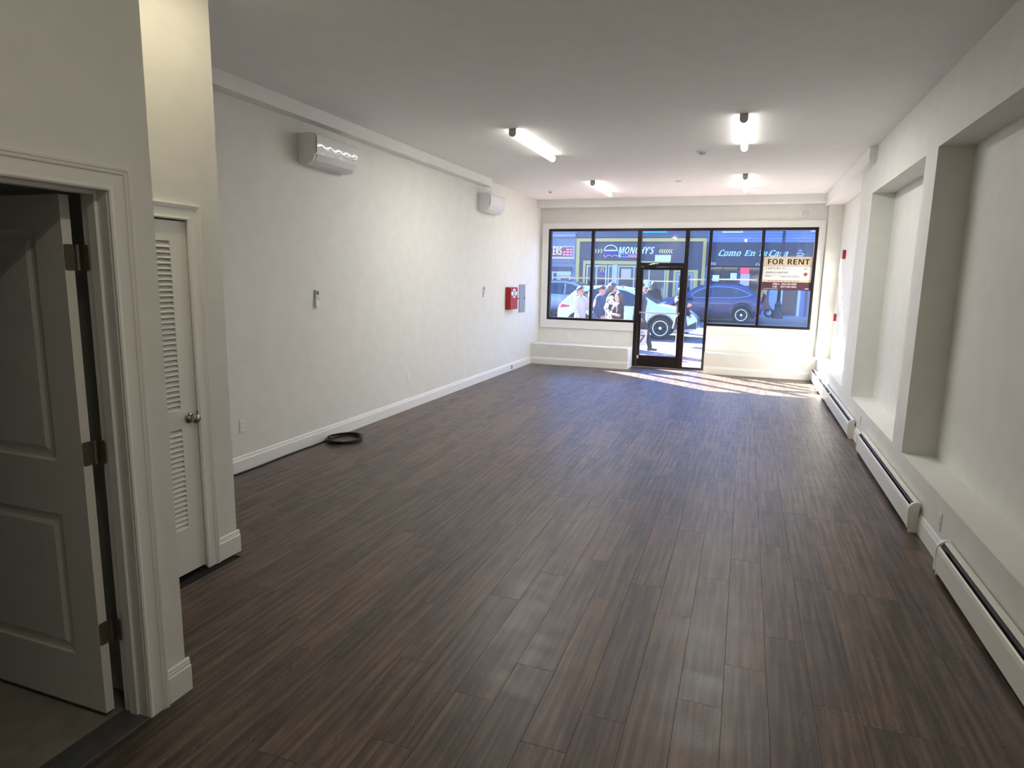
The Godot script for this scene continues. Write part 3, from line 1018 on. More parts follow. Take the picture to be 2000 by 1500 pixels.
# ---------------------------------------------------------------- ceiling lamps
func lamp(x: float, z0: float, z1: float, label: String, power: float, tint := Color(1.0, 0.99, 0.97), diffuser := "led_diffuser") -> void:
	var t := thing("ceiling_lamp", label, "lamp", Vector3(x, H, (z0 + z1) / 2), 0.0, "linear ceiling lamps")
	var l := (z1 - z0) / 2
	var st := mb()
	cbox(st, Vector3(-0.022, -0.045, -l), Vector3(0.022, 0, l), 0.003)
	part("housing", st, M.white_plastic, t)
	st = mb(true)
	var prof := PackedVector2Array()
	for k in 19:
		var a := PI * 0.78 + PI * 1.44 * k / 18.0
		prof.append(Vector2(0.037 * cos(a), -0.048 + 0.037 * sin(a)))
	slab(st, prof, Vector3(0, 0, -l + 0.02), Vector3.RIGHT, Vector3.UP, Vector3(0, 0, 2 * l - 0.04))
	part("lamp_diffuser", st, M[diffuser], t)
	for s in [-1.0, 1.0]:
		st = mb()
		slab(st, circle(0.039, 20, 0, -0.045), Vector3(0, 0, s * l - 0.021 * (s + 1) / 2 - 0.0 + (0.0 if s > 0 else -0.001)), Vector3.RIGHT, Vector3.UP, Vector3(0, 0, 0.022))
		cbox(st, Vector3(-0.039, -0.05, s * l - 0.011 - 0.011), Vector3(0.039, 0, s * l - 0.011 + 0.011), 0.002, Transform3D(Basis.IDENTITY, Vector3(0, 0, 0.01 if s < 0 else 0.0)))
		part("end_cap", st, M.grey_plastic, t)
	var a := AreaLight3D.new()
	a.name = "lamp_light"
	a.area_size = Vector2(0.07, 2 * l - 0.06)
	a.light_energy = power
	a.light_color = tint
	a.area_range = 25.0
	a.shadow_enabled = true
	a.transform = Transform3D(Basis(Vector3.RIGHT, -PI / 2), Vector3(0, -0.086, 0))
	t.add_child(a)

func build_lamps() -> void:
	lamp(-2.45, -8.28, -6.73, "linear ceiling lamp above the left side of the floor", 1.9)
	lamp(-0.135, -8.15, -6.70, "linear ceiling lamp seen end-on right of the ceiling's middle", 1.9)
	lamp(-2.435, -11.95, -10.50, "far linear ceiling lamp near the left shop window", 1.1)
	lamp(-0.13, -11.78, -10.34, "far linear ceiling lamp near the glass door", 0.7)
	lamp(-2.50, -3.12, -1.92, "linear ceiling lamp in the nook beside the louvred door", 0.22, Color(1.0, 0.94, 0.80), "led_diffuser_warm")
	lamp(-0.135, -1.75, -0.30, "added unseen ceiling lamp overhead that brightens the near walls", 0.7, Color(1.0, 0.96, 0.88), "led_diffuser_warm")  # added lamp out of view, put in to brighten the near end of the room

# ---------------------------------------------------------------- the street
func road_y(z: float) -> float:
	return -0.16 + clampf((-20.0 - z) / 11.4, -0.1, 1.0) * 0.16

func build_street() -> void:
	mottled(mat("concrete", Color(0.47, 0.45, 0.445), 0.85), 0.05, 256, Color(0.8, 0.8, 0.8), Color(1, 1, 1), 0.8)
	mottled(mat("concrete_dark", Color(0.52, 0.52, 0.51), 0.85), 0.05, 256, Color(0.8, 0.8, 0.8), Color(1, 1, 1), 0.7)
	mottled(mat("asphalt", Color(0.36, 0.36, 0.37), 0.9), 0.08, 256, Color(0.75, 0.75, 0.75), Color(1, 1, 1), 0.9)
	mottled(mat("brick_paver", Color(0.56, 0.41, 0.385), 0.85), 0.06, 256, Color(0.78, 0.75, 0.75), Color(1, 1, 1), 1.3)
	mat("road_white", Color(0.85, 0.85, 0.84), 0.8)
	var s := thing("sidewalk", "sunlit near sidewalk outside the glass door", "sidewalk", Vector3.ZERO, 0.0, "", "structure")
	var st := mb()
	box(st, Vector3(-30, -0.5, -19.6), Vector3(25, -0.11, -13.31))
	part("bedding", st, M.concrete_dark, s)
	st = mb()
	box(st, Vector3(-30, -0.5, -19.8), Vector3(25, -0.095, -19.6))
	part("curb", st, M.concrete, s)
	st = mb()
	cbox(st, Vector3(-0.545, -0.05, -0.545), Vector3(0.545, 0.012, 0.545), 0.006)
	var flag := done(st)
	for i in 16:
		for j in 3:
			var o := part_mesh("flagstone", flag, M.concrete, s)
			o.position = Vector3(-9.0 + i * 1.1, -0.11, -19.05 + j * 1.1)
	st = mb()
	var row := 0
	var z := -16.25
	while z < -13.35:
		var x := -7.0 + (0.1 if row % 2 else 0.0)
		while x < 3.0:
			box(st, Vector3(x + 0.004, -0.13, z + 0.004), Vector3(x + 0.196, -0.098, z + 0.094))
			x += 0.2
		z += 0.098
		row += 1
	var pv_ := part("brick_pavers", st, M.brick_paver, s)
	pv_.set_meta("kind", "stuff")
	st = mb()
	for k in 6:
		var a := -19.8 - k * 2.0
		var b := maxf(a - 2.0, -31.5)
		quad(st, Vector3(-40, road_y(b), b), Vector3(35, road_y(b), b), Vector3(35, road_y(a), a), Vector3(-40, road_y(a), a))
	box(st, Vector3(-40, -0.6, -31.5), Vector3(35, -0.3, -19.8))
	struct("road", st, M.asphalt, "grey asphalt street with parked cars outside", "road")
	s = thing("sidewalk_far", "shaded sidewalk across the street", "sidewalk", Vector3.ZERO, 0.0, "", "structure")
	st = mb()
	box(st, Vector3(-40, -0.5, -34.6), Vector3(35, 0.12, -31.6))
	part("slab", st, M.concrete_dark, s)
	st = mb()
	box(st, Vector3(-40, -0.5, -31.6), Vector3(35, 0.125, -31.4))
	part("curb", st, M.concrete, s)
	st = mb()
	for x in [-6.3, 1.1]:
		box(st, Vector3(x - 0.06, 0.0, -31.3), Vector3(x + 0.06, 0.0, -31.2))
	# lamp post across the street
	mat("post_iron", Color(0.10, 0.11, 0.13), 0.5, 0.2)
	var l := thing("lamp_post", "dark iron lamp post on a flared base across the street", "lamp post", Vector3(1.43, 0.12, -31.95))
	st = mb(true)
	lathe(st, [[0, 0], [0.24, 0], [0.245, 0.05], [0.225, 0.10], [0.22, 0.20], [0.20, 0.24], [0.165, 0.34], [0.14, 0.50], [0.13, 0.52], [0.15, 0.56], [0.155, 0.60], [0.13, 0.64], [0.105, 0.68], [0.11, 0.72], [0.085, 0.76], [0, 0.77]], 20)
	part("base", st, M.post_iron, l)
	st = mb(true)
	lathe(st, [[0, 0.76], [0.075, 0.76], [0.07, 2.2], [0.062, 4.6], [0, 4.6]], 16)
	part("shaft", st, M.post_iron, l)
	st = mb(true)
	lathe(st, [[0, 4.6], [0.09, 4.6], [0.06, 4.68], [0.14, 4.75], [0.20, 5.1], [0.12, 5.3], [0, 5.42]], 16)
	part("lantern", st, M.lens_white, l)

func plate(parent: Node, called: String, x0: float, x1: float, y0: float, y1: float, m: Material, proud := 0.03, zf := ZT, back := 0.02) -> MeshInstance3D:
	var st := mb()
	box(st, Vector3(minf(x0, x1), minf(y0, y1), zf - back), Vector3(maxf(x0, x1), maxf(y0, y1), zf + proud))
	return part(called, st, m, parent)

func window_unit(parent: Node, x0: float, x1: float, y0: float, y1: float, cols: int, frame: Material, fw := 0.06, rows := 1) -> void:
	var st := mb()
	for b in [[x0, x0 + fw, y0, y1], [x1 - fw, x1, y0, y1], [x0 + fw, x1 - fw, y0, y0 + fw], [x0 + fw, x1 - fw, y1 - fw, y1]]:
		box(st, Vector3(b[0], b[2], ZT - 0.02), Vector3(b[1], b[3], ZT + 0.05))
	var w := (x1 - x0 - 2 * fw) / cols
	for k in range(1, cols): box(st, Vector3(x0 + fw + w * k - fw / 2, y0 + fw, ZT - 0.02), Vector3(x0 + fw + w * k + fw / 2, y1 - fw, ZT + 0.045))
	var h := (y1 - y0 - 2 * fw) / rows
	for k in range(1, rows): box(st, Vector3(x0 + fw, y0 + fw + h * k - fw / 2, ZT - 0.02), Vector3(x1 - fw, y0 + fw + h * k + fw / 2, ZT + 0.045))
	var f := part("window", st, frame, parent)
	for c in cols:
		for r in rows:
			st = mb()
			box(st, Vector3(x0 + fw + w * c + 0.002, y0 + fw + h * r + 0.002, ZT - 0.01), Vector3(x0 + fw + w * (c + 1) - 0.002, y0 + fw + h * (r + 1) - 0.002, ZT + 0.012))
			part("pane", st, M.far_glass, f)

func clapboards(parent: Node, x0: float, x1: float, y0: float, y1: float, step: float, m: Material) -> void:
	var st := mb()
	var y := y0
	while y < y1 - 0.01:
		var t := minf(y + step, y1)
		slab(st, pv([0, y, 0.03, y, 0.006, t, 0, t]), Vector3(x1, 0, ZT), Vector3(0, 0, 1), Vector3.UP, Vector3(x0 - x1, 0, 0))
		y += step
	part("siding", st, m, parent)

func build_shops() -> void:
	mat("far_glass", Color(0.13, 0.16, 0.20), 0.06)
	mottled(mat("stucco_blue", Color(0.46, 0.49, 0.55), 0.85), 0.04, 256, Color(0.85, 0.85, 0.85), Color(1, 1, 1), 0.5)
	mottled(mat("panel_charcoal", Color(0.26, 0.275, 0.31), 0.7), 0.03, 256, Color(0.86, 0.86, 0.86), Color(1, 1, 1), 0.5)
	mat("siding_blue", Color(0.37, 0.44, 0.60), 0.7)
	mat("siding_pale", Color(0.50, 0.56, 0.68), 0.7)
	mat("awning_dark", Color(0.15, 0.175, 0.23), 0.7)
	mat("frame_yellow", Color(0.69, 0.61, 0.33), 0.6)
	mat("frame_white", Color(0.68, 0.70, 0.73), 0.6)
	mat("jewel_red", Color(0.55, 0.16, 0.20), 0.6)
	mat("letter_white", Color(0.82, 0.85, 0.86), 0.5)
	mat("letter_pale_blue", Color(0.66, 0.80, 0.86), 0.5)
	mat("logo_blue", Color(0.13, 0.12, 0.72), 0.5)
	mat("logo_pink", Color(0.88, 0.60, 0.72), 0.5)
	mat("flag_red", Color(0.85, 0.30, 0.36), 0.5)
	mat("chevron_cream", Color(0.93, 0.82, 0.48), 0.5)
	mat("poster_pale", Color(0.80, 0.84, 0.84), 0.7)
	mat("poster_pink", Color(0.74, 0.66, 0.68), 0.7)
	mat("interior_dark", Color(0.16, 0.18, 0.22), 0.8)
	mat("cyan_blue", Color(0.10, 0.62, 0.92), 0.4)
	var neon_red := mat("neon_red", Color(0.9, 0.2, 0.3), 0.4)
	neon_red.emission_enabled = true
	neon_red.emission = Color(1.0, 0.16, 0.26)
	neon_red.emission_energy_multiplier = 0.7
	var neon_blue := mat("neon_blue", Color(0.1, 0.1, 0.8), 0.4)
	neon_blue.emission_enabled = true
	neon_blue.emission = Color(0.10, 0.08, 0.95)
	neon_blue.emission_energy_multiplier = 0.5
	var neon_orange := mat("neon_orange", Color(0.95, 0.6, 0.4), 0.4)
	neon_orange.emission_enabled = true
	neon_orange.emission = Color(1.0, 0.55, 0.35)
	neon_orange.emission_energy_multiplier = 0.6
	var grid: Material = M.stucco_blue
	var roofy := 8.2
	# jeweller's on the left
	var b := thing("jewelry_shop", "pale blue-grey shop building with a red and white sign across the street", "building", Vector3.ZERO)
	plate(b, "wall", -20.0, -8.76, 0.1, roofy, grid, 0.0, ZT, 6.0)
	var sg := plate(b, "sign", -12.6, -8.86, 2.78, 3.45, M.frame_white, 0.06)
	plate(sg, "sign_face", -12.55, -8.91, 2.90, 3.40, M.jewel_red, 0.075, ZT, 0.0)
	letters("JEWELERS", 0.41, Vector3(-11.0, 3.14, ZT + 0.08), M.letter_white, sg, true, false, 1.45, 0.0, 0.01)
	var st := mb()
	for k in 3:
		for j in 3:
			if k == 0 and j == 0: continue
			box(st, Vector3(-9.48 + j * 0.19, 2.96 + (2 - k) * 0.14, ZT + 0.075), Vector3(-9.33 + j * 0.19, 3.04 + (2 - k) * 0.14, ZT + 0.085))
	part("sign_print", st, M.logo_pink, sg)
	plate(b, "cornice", -20.0, -8.8, 3.95, 4.08, M.siding_pale, 0.10)
	plate(b, "ledge", -20.0, -8.8, 2.60, 2.66, M.stucco_blue, 0.05)
	plate(b, "shutter_box", -11.0, -8.95, 2.12, 2.36, M.panel_charcoal, 0.10)
	plate(b, "door_header", -9.72, -9.0, 1.90, 2.12, M.frame_white, 0.08)
	window_unit(b, -10.35, -9.72, 0.13, 2.10, 2, M.frame_white, 0.08)
	window_unit(b, -9.68, -9.02, 0.13, 1.88, 1, M.frame_white, 0.09)
	window_unit(b, -12.6, -10.4, 0.6, 2.10, 3, M.frame_white, 0.07)
	for x in [-18.0, -15.5, -12.6, -10.2]: window_unit(b, x, x + 1.0, 4.9, 6.6, 1, M.frame_white, 0.08, 2)
	plate(b, "roof", -20.1, -8.76, roofy, roofy + 0.25, M.concrete_dark, 0.2, ZT, 6.0)
	# burger shop in the middle
	b = thing("burger_shop", "charcoal shopfront framed in yellow bands with a burger sign across the street", "building", Vector3.ZERO)
	plate(b, "wall", -8.76, -1.99, 0.1, roofy, M.panel_charcoal, 0.0, ZT, 6.0)
	mottled(mat("brick_grey", Color(0.38, 0.40, 0.45), 0.85), 0.06, 256, Color(0.78, 0.78, 0.78), Color(1, 1, 1), 1.0)
	plate(b, "brick_face", -8.76, -1.99, 3.92, roofy, M.brick_grey, 0.05)
	for q in [[-8.74, -8.56, 0.12, 3.87], [-2.19, -2.02, 0.12, 3.87], [-8.56, -2.19, 3.70, 3.87], [-8.34, -8.21, 0.12, 2.70], [-3.93, -3.80, 0.12, 2.70], [-8.21, -3.93, 2.51, 2.70], [-3.57, -3.44, 0.12, 2.28], [-2.57, -2.36, 0.12, 2.28], [-3.44, -2.57, 2.15, 2.28]]:
		plate(b, "yellow_band", q[0], q[1], q[2], q[3], M.frame_yellow, 0.07)
	window_unit(b, -8.15, -7.05, 0.14, 2.46, 2, M.frame_white, 0.07)
	window_unit(b, -6.98, -6.70, 0.14, 2.46, 1, M.frame_white, 0.06)
	plate(b, "white_post", -6.71, -6.48, 0.13, 2.50, M.frame_white, 0.07)
	window_unit(b, -6.45, -3.96, 0.5, 2.46, 3, M.frame_white, 0.06)
	plate(b, "poster", -6.27, -5.76, 1.76, 2.29, M.poster_pink, 0.02)
	plate(b, "poster", -5.10, -4.75, 1.35, 1.75, M.poster_pale, 0.02)
	window_unit(b, -3.42, -2.59, 0.13, 2.13, 1, M.siding_pale, 0.12)
	plate(b, "vent_unit", -4.55, -3.75, 2.69, 3.02, M.poster_pale, 0.06)
	plate(b, "cyan_strip", -5.24, -4.0, 4.13, 4.30, M.cyan_blue, 0.09)  # plain cyan-blue strip set on the brick face
	var z := ZT + 0.02
	letters("MONCHY'S", 0.34, Vector3(-6.44, 3.25, z), M.letter_white, b, true, false, 1.80, 0.22, 0.02, "sign_lettering")
	for s in [1.0, -1.0]:
		for k in (3 if s > 0 else 6):
			st = mb()
			var x := (-7.75 + k * 0.155) if s > 0 else (-4.30 + k * 0.115)
			slab(st, pv([0, 0, 0.045, 0, 0.045 + s * 0.075, 0.10, 0.045, 0.20, 0, 0.20, s * 0.075, 0.10]), Vector3(x, 3.11, ZT), Vector3.RIGHT, Vector3.UP, Vector3(0, 0, 0.02))
			part("chevron", st, M.chevron_cream, b)
	# burger emblem: bun, filling, sauce
	var lg := Node3D.new()
	lg.name = "burger_emblem"
	b.add_child(lg)
	lg.position = Vector3(-6.88, 2.88, ZT)
	st = mb(true)
	var path := []
	for k in 17:
		var a := PI * k / 16.0
		path.append(Vector3(-0.34 * cos(a), 0.36 + 0.27 * sin(a), 0.03))
	tube(st, path, 0.03, 6)
	part("bun_outline", st, M.letter_white, lg)
	st = mb()
	slab(st, rounded(0.74, 0.06, 0.028), Vector3(0, 0.36, 0.0), Vector3.RIGHT, Vector3.UP, Vector3(0, 0, 0.04))
	part("bun_base", st, M.letter_white, lg)
	st = mb()
	slab(st, rounded(0.68, 0.06, 0.028), Vector3(0, 0.275, 0.0), Vector3.RIGHT, Vector3.UP, Vector3(0, 0, 0.04))
	slab(st, rounded(0.62, 0.05, 0.024), Vector3(0, 0.205, 0.0), Vector3.RIGHT, Vector3.UP, Vector3(0, 0, 0.04))
	part("patty", st, M.logo_blue, lg)
	st = mb(true)
	path = []
	for q in [[-0.34, 0.15], [-0.33, 0.05], [-0.26, 0.0], [-0.21, 0.04], [-0.19, 0.10], [-0.05, 0.12], [0.05, 0.06], [0.12, 0.06], [0.18, 0.12], [0.28, 0.10], [0.33, 0.04], [0.34, 0.13]]: path.append(Vector3(q[0], q[1], 0.02))
	tube(st, path, 0.022, 6)
	part("sauce", st, M.logo_pink, lg)
	var fl := plate(b, "flag_strip", -6.46, -5.42, 2.90, 3.04, M.letter_white, 0.02)
	plate(fl, "flag_blue", -6.36, -5.95, 2.925, 3.03, M.logo_blue, 0.03, ZT, 0.0)
	plate(fl, "flag_red", -5.94, -5.43, 2.925, 3.03, M.flag_red, 0.03, ZT, 0.0)
	var nb := thing("neon_bottle_sign", "small glowing blue and orange bottle sign in the burger shop window", "sign", Vector3(-7.29, 1.93, ZT + 0.02))
	st = mb(true)
	tube(st, [Vector3(-0.08, 0.18, 0.02), Vector3(-0.06, 0.30, 0.02), Vector3(-0.03, 0.40, 0.02), Vector3(0.03, 0.40, 0.02), Vector3(0.06, 0.30, 0.02), Vector3(0.08, 0.18, 0.02)], 0.012, 6)
	part("neon_outline", st, M.neon_orange, nb)
	st = mb()
	cbox(st, Vector3(-0.10, 0.02, 0.0), Vector3(0.10, 0.17, 0.03), 0.005)
	part("neon_label", st, M.neon_blue, nb)
	for x in [-7.6, -5.2, -3.4]: window_unit(b, x, x + 1.0, 5.0, 6.7, 1, M.frame_white, 0.08, 2)
	plate(b, "roof", -8.76, -1.99, roofy, roofy + 0.25, M.concrete_dark, 0.2, ZT, 6.0)
	# cafe on the right
	b = thing("cafe_building", "blue sided building with a dark cafe sign in flowing letters across the street", "building", Vector3.ZERO)
	plate(b, "wall", -1.99, 12.0, 0.1, roofy, M.siding_blue, 0.0, ZT, 6.0)
	clapboards(b, -1.99, 12.0, 3.66, roofy, 0.14, M.siding_blue)
	for q in [[-1.31, -0.35, 4.11], [0.78, 1.49, 4.22], [2.71, 3.6, 4.14], [4.8, 5.7, 4.14]]:
		window_unit(b, q[0], q[1], q[2], q[2] + 1.5, 1, M.frame_white, 0.09, 2)
	var aw := plate(b, "sign_band", -1.97, 8.0, 2.51, 3.65, M.awning_dark, 0.30)
	var zb := ZT + 0.305
	letters("Como", 0.30, Vector3(-1.38, 3.13, zb), M.letter_pale_blue, aw, true, true, 1.02, 0.35, 0.02, "sign_lettering")
	letters("En", 0.26, Vector3(-0.18, 3.13, zb), M.letter_pale_blue, aw, true, true, 0.5, 0.35, 0.02, "sign_lettering")
	letters("Tu", 0.26, Vector3(0.46, 3.13, zb), M.letter_pale_blue, aw, true, true, 0.40, 0.35, 0.02, "sign_lettering")
	letters("Casa", 0.30, Vector3(0.95, 3.13, zb), M.letter_pale_blue, aw, true, true, 0.85, 0.35, 0.02, "sign_lettering")
	st = mb(true)
	for x in [-1.42, 0.92]:
		tube(st, [Vector3(x - 0.02, 3.06, zb), Vector3(x + 0.05, 3.0, zb), Vector3(x + 0.22, 2.985, zb), Vector3(x + 0.42, 3.01, zb)], 0.018, 6)
	part("swash", st, M.letter_pale_blue, aw)
	st = mb(true)
	path = []
	for k in 9: path.append(Vector3(2.30 + 0.13 * cos(PI + PI * k / 8.0), 3.13 + 0.11 * sin(PI + PI * k / 8.0), zb))
	path.append(path[0])
	tube(st, path, 0.014, 6)
	tube(st, [Vector3(2.43, 3.12, zb), Vector3(2.50, 3.10, zb), Vector3(2.47, 3.05, zb), Vector3(2.40, 3.05, zb)], 0.012, 6)
	tube(st, [Vector3(2.27, 3.16, zb), Vector3(2.22, 3.24, zb), Vector3(2.32, 3.27, zb), Vector3(2.28, 3.33, zb)], 0.012, 6)
	tube(st, [Vector3(2.36, 3.16, zb), Vector3(2.33, 3.23, zb), Vector3(2.40, 3.27, zb)], 0.012, 6)
	tube(st, [Vector3(2.14, 3.0, zb), Vector3(2.45, 3.0, zb)], 0.012, 6)
	part("cup_emblem", st, M.letter_pale_blue, aw)
	letters("213", 0.13, Vector3(-1.78, 2.60, zb), M.letter_white, aw, true, false, 0.26, 0.0, 0.02, "sign_lettering")
	letters("Cafe", 0.13, Vector3(0.36, 2.60, zb), M.letter_pale_blue, aw, true, true, 0.40, 0.35, 0.02, "sign_lettering")
	window_unit(b, -1.90, -0.42, 0.75, 2.50, 2, M.awning_dark, 0.06)
	window_unit(b, -0.38, 1.05, 0.75, 2.50, 1, M.awning_dark, 0.06)
	plate(b, "poster", -0.79, -0.47, 1.87, 2.16, M.poster_pale, 0.02)
	plate(b, "poster", -1.64, -1.32, 1.74, 2.05, M.poster_pale, 0.02)
	plate(b, "poster", -0.33, 0.12, 1.55, 2.14, M.poster_pink, 0.02)
	clapboards(b, 1.10, 1.58, 0.13, 2.5, 0.12, M.siding_pale)
	plate(b, "white_post", 1.58, 1.70, 0.13, 2.5, M.frame_white, 0.07)
	window_unit(b, 1.71, 2.36, 0.13, 2.5, 1, M.panel_charcoal, 0.06)
	plate(b, "white_post", 2.38, 2.50, 0.13, 2.5, M.frame_white, 0.07)
	plate(b, "drain_pipe", 2.72, 2.82, 0.13, 2.5, M.panel_charcoal, 0.10)
	window_unit(b, 3.2, 5.2, 0.6, 2.5, 2, M.frame_white, 0.06)
	plate(b, "roof", -1.99, 12.1, roofy, roofy + 0.25, M.concrete_dark, 0.2, ZT, 6.0)
	var op := thing("red_window_sign", "small glowing red sign in the cafe window above the blue car", "sign", Vector3(-0.13, 2.28, ZT + 0.06))
	st = mb()
	cbox(st, Vector3(-0.21, -0.13, 0), Vector3(0.21, 0.13, 0.03), 0.01)
	part("neon_face", st, M.neon_red, op)

# ---------------------------------------------------------------- cars
func along(table: Array, s: float) -> float:
	for i in table.size() - 1:
		if s <= table[i + 1][0]:
			var a: Array = table[i]
			var c: Array = table[i + 1]
			return lerpf(a[1], c[1], clampf((s - a[0]) / maxf(0.0001, c[0] - a[0]), 0.0, 1.0))
	return table[table.size() - 1][1]

func car_section(c: Dictionary, s: float) -> Array:
	var l: float = c.l
	var top := along(c.top, s)
	var belt := minf(along(c.belt, s), top - 0.02)
	var w := along([[0.0, c.w * 0.78], [0.12, c.w * 0.92], [0.7, c.w], [l - 1.0, c.w], [l - 0.25, c.w * 0.9], [l, c.w * 0.62]], s)
	var low := along([[0.0, 0.42], [0.2, 0.30], [0.6, 0.235], [l - 0.8, 0.235], [l - 0.2, 0.26], [l, 0.36]], s)
	for k in [c.rear, c.front]:
		var d: float = s - k
		if absf(d) < c.arch: low = maxf(low, c.r + sqrt(c.arch * c.arch - d * d))
	low = minf(low, belt - 0.05)
	var lift := clampf((top - belt) / 0.5, 0.0, 1.0)
	var wr := lerpf(w * 0.93, w * 0.74, lift)
	var h := belt - low
	return [Vector2(w * 0.955, low), Vector2(w * 0.985, low + h * 0.14), Vector2(w * 0.995, low + h * 0.4), Vector2(w, low + h * 0.66), Vector2(w * 0.985, low + h * 0.86), Vector2(w * 0.955, belt),
		Vector2(lerpf(w * 0.955, wr, 0.5), lerpf(belt, top - 0.05, 0.5)), Vector2(wr, top - lerpf(0.01, 0.06, lift)), Vector2(wr * 0.9, top - lerpf(0.005, 0.02, lift)), Vector2(wr * 0.5, top + 0.0), Vector2(0.0, top + 0.008)]

func car_side(c: Dictionary, s: float, y: float) -> float:
	var q := car_section(c, s)
	for i in range(4, 8):
		if y <= q[i + 1].y: return lerpf(q[i].x, q[i + 1].x, clampf((y - q[i].y) / maxf(0.001, q[i + 1].y - q[i].y), 0.0, 1.0))
	return q[8].x

func side_low(c: Dictionary, s: float, y: float) -> float:
	var q := car_section(c, s)
	for i in range(0, 8):
		if y <= q[i + 1].y: return lerpf(q[i].x, q[i + 1].x, clampf((y - q[i].y) / maxf(0.001, q[i + 1].y - q[i].y), 0.0, 1.0))
	return q[8].x

# a skin lying on the flank between two height curves
func flank(c: Dictionary, s0: float, s1: float, lo: Array, hi: Array, side: float, proud: float, steps := 14) -> SurfaceTool:
	var st := mb(true)
	var rows := 5
	for k in steps:
		for j in rows:
			var p := []
			for e in [[k, j], [k, j + 1], [k + 1, j + 1], [k + 1, j]]:
				var s := lerpf(s0, s1, float(e[0]) / steps)
				var y := lerpf(along(lo, s), along(hi, s), float(e[1]) / rows)
				p.append(Vector3(s, y, side * (side_low(c, s, y) + proud)))
			if side > 0.0: quad(st, p[0], p[1], p[2], p[3])
			else: quad(st, p[3], p[2], p[1], p[0])
	return st

func sloped_glass(c: Dictionary, s0: float, s1: float, proud: float) -> SurfaceTool:
	var st := mb(true)
	var g := func(k: int, j: int) -> Vector3:
		var s := lerpf(s0, s1, k / 8.0)
		var f := j / 8.0 * 2.0 - 1.0
		var q := car_section(c, s)
		var w: float = q[7].x * 0.93
		return Vector3(s + signf(s - c.l / 2) * proud, q[9].y - 0.018 * f * f * f * f + proud, f * w)
	for k in 8:
		for j in 8: quad(st, g.call(k, j), g.call(k + 1, j), g.call(k + 1, j + 1), g.call(k, j + 1))
	return st

func wheel(parent: Node, s: float, side: float, c: Dictionary) -> void:
	var r: float = c.r
	var xf := Transform3D(Basis(Vector3.RIGHT, PI / 2 * side), Vector3(s, r, side * (c.w - 0.115)))
	var st := mb(true)
	lathe(st, [[r * 0.62, -0.09], [r * 0.9, -0.10], [r * 0.98, -0.085], [r, -0.05], [r, 0.05], [r * 0.98, 0.085], [r * 0.9, 0.10], [r * 0.70, 0.098], [r * 0.68, 0.085]], 32, xf)
	var t := part("wheel", st, M.tyre, parent)
	st = mb()
	var ri := r * 0.69
	lathe(st, [[ri * 0.92, 0.03], [ri, 0.03], [ri, 0.098], [ri * 0.9, 0.096], [ri * 0.88, 0.05]], 32, xf)
	lathe(st, [[0, 0.04], [ri * 0.24, 0.045], [ri * 0.2, 0.085], [0, 0.09]], 14, xf)
	for k in c.spokes:
		var a: float = TAU * k / c.spokes
		var sp := xf * Transform3D(Basis(Vector3.UP, a), Vector3.ZERO)
		for off in [-0.5, 0.5]:
			box(st, Vector3(ri * 0.16, 0.06, off * ri * 0.15 - ri * 0.05), Vector3(ri * 0.93, 0.085, off * ri * 0.15 + ri * 0.05), sp * Transform3D(Basis(Vector3.UP, off * 0.26), Vector3.ZERO))
	part("rim", st, M.alloy, t)
	st = mb()
	lathe(st, [[0, 0.0], [ri, 0.0], [ri, 0.03], [0, 0.03]], 24, xf)
	part("brake_disc", st, M.dark_plastic, t)

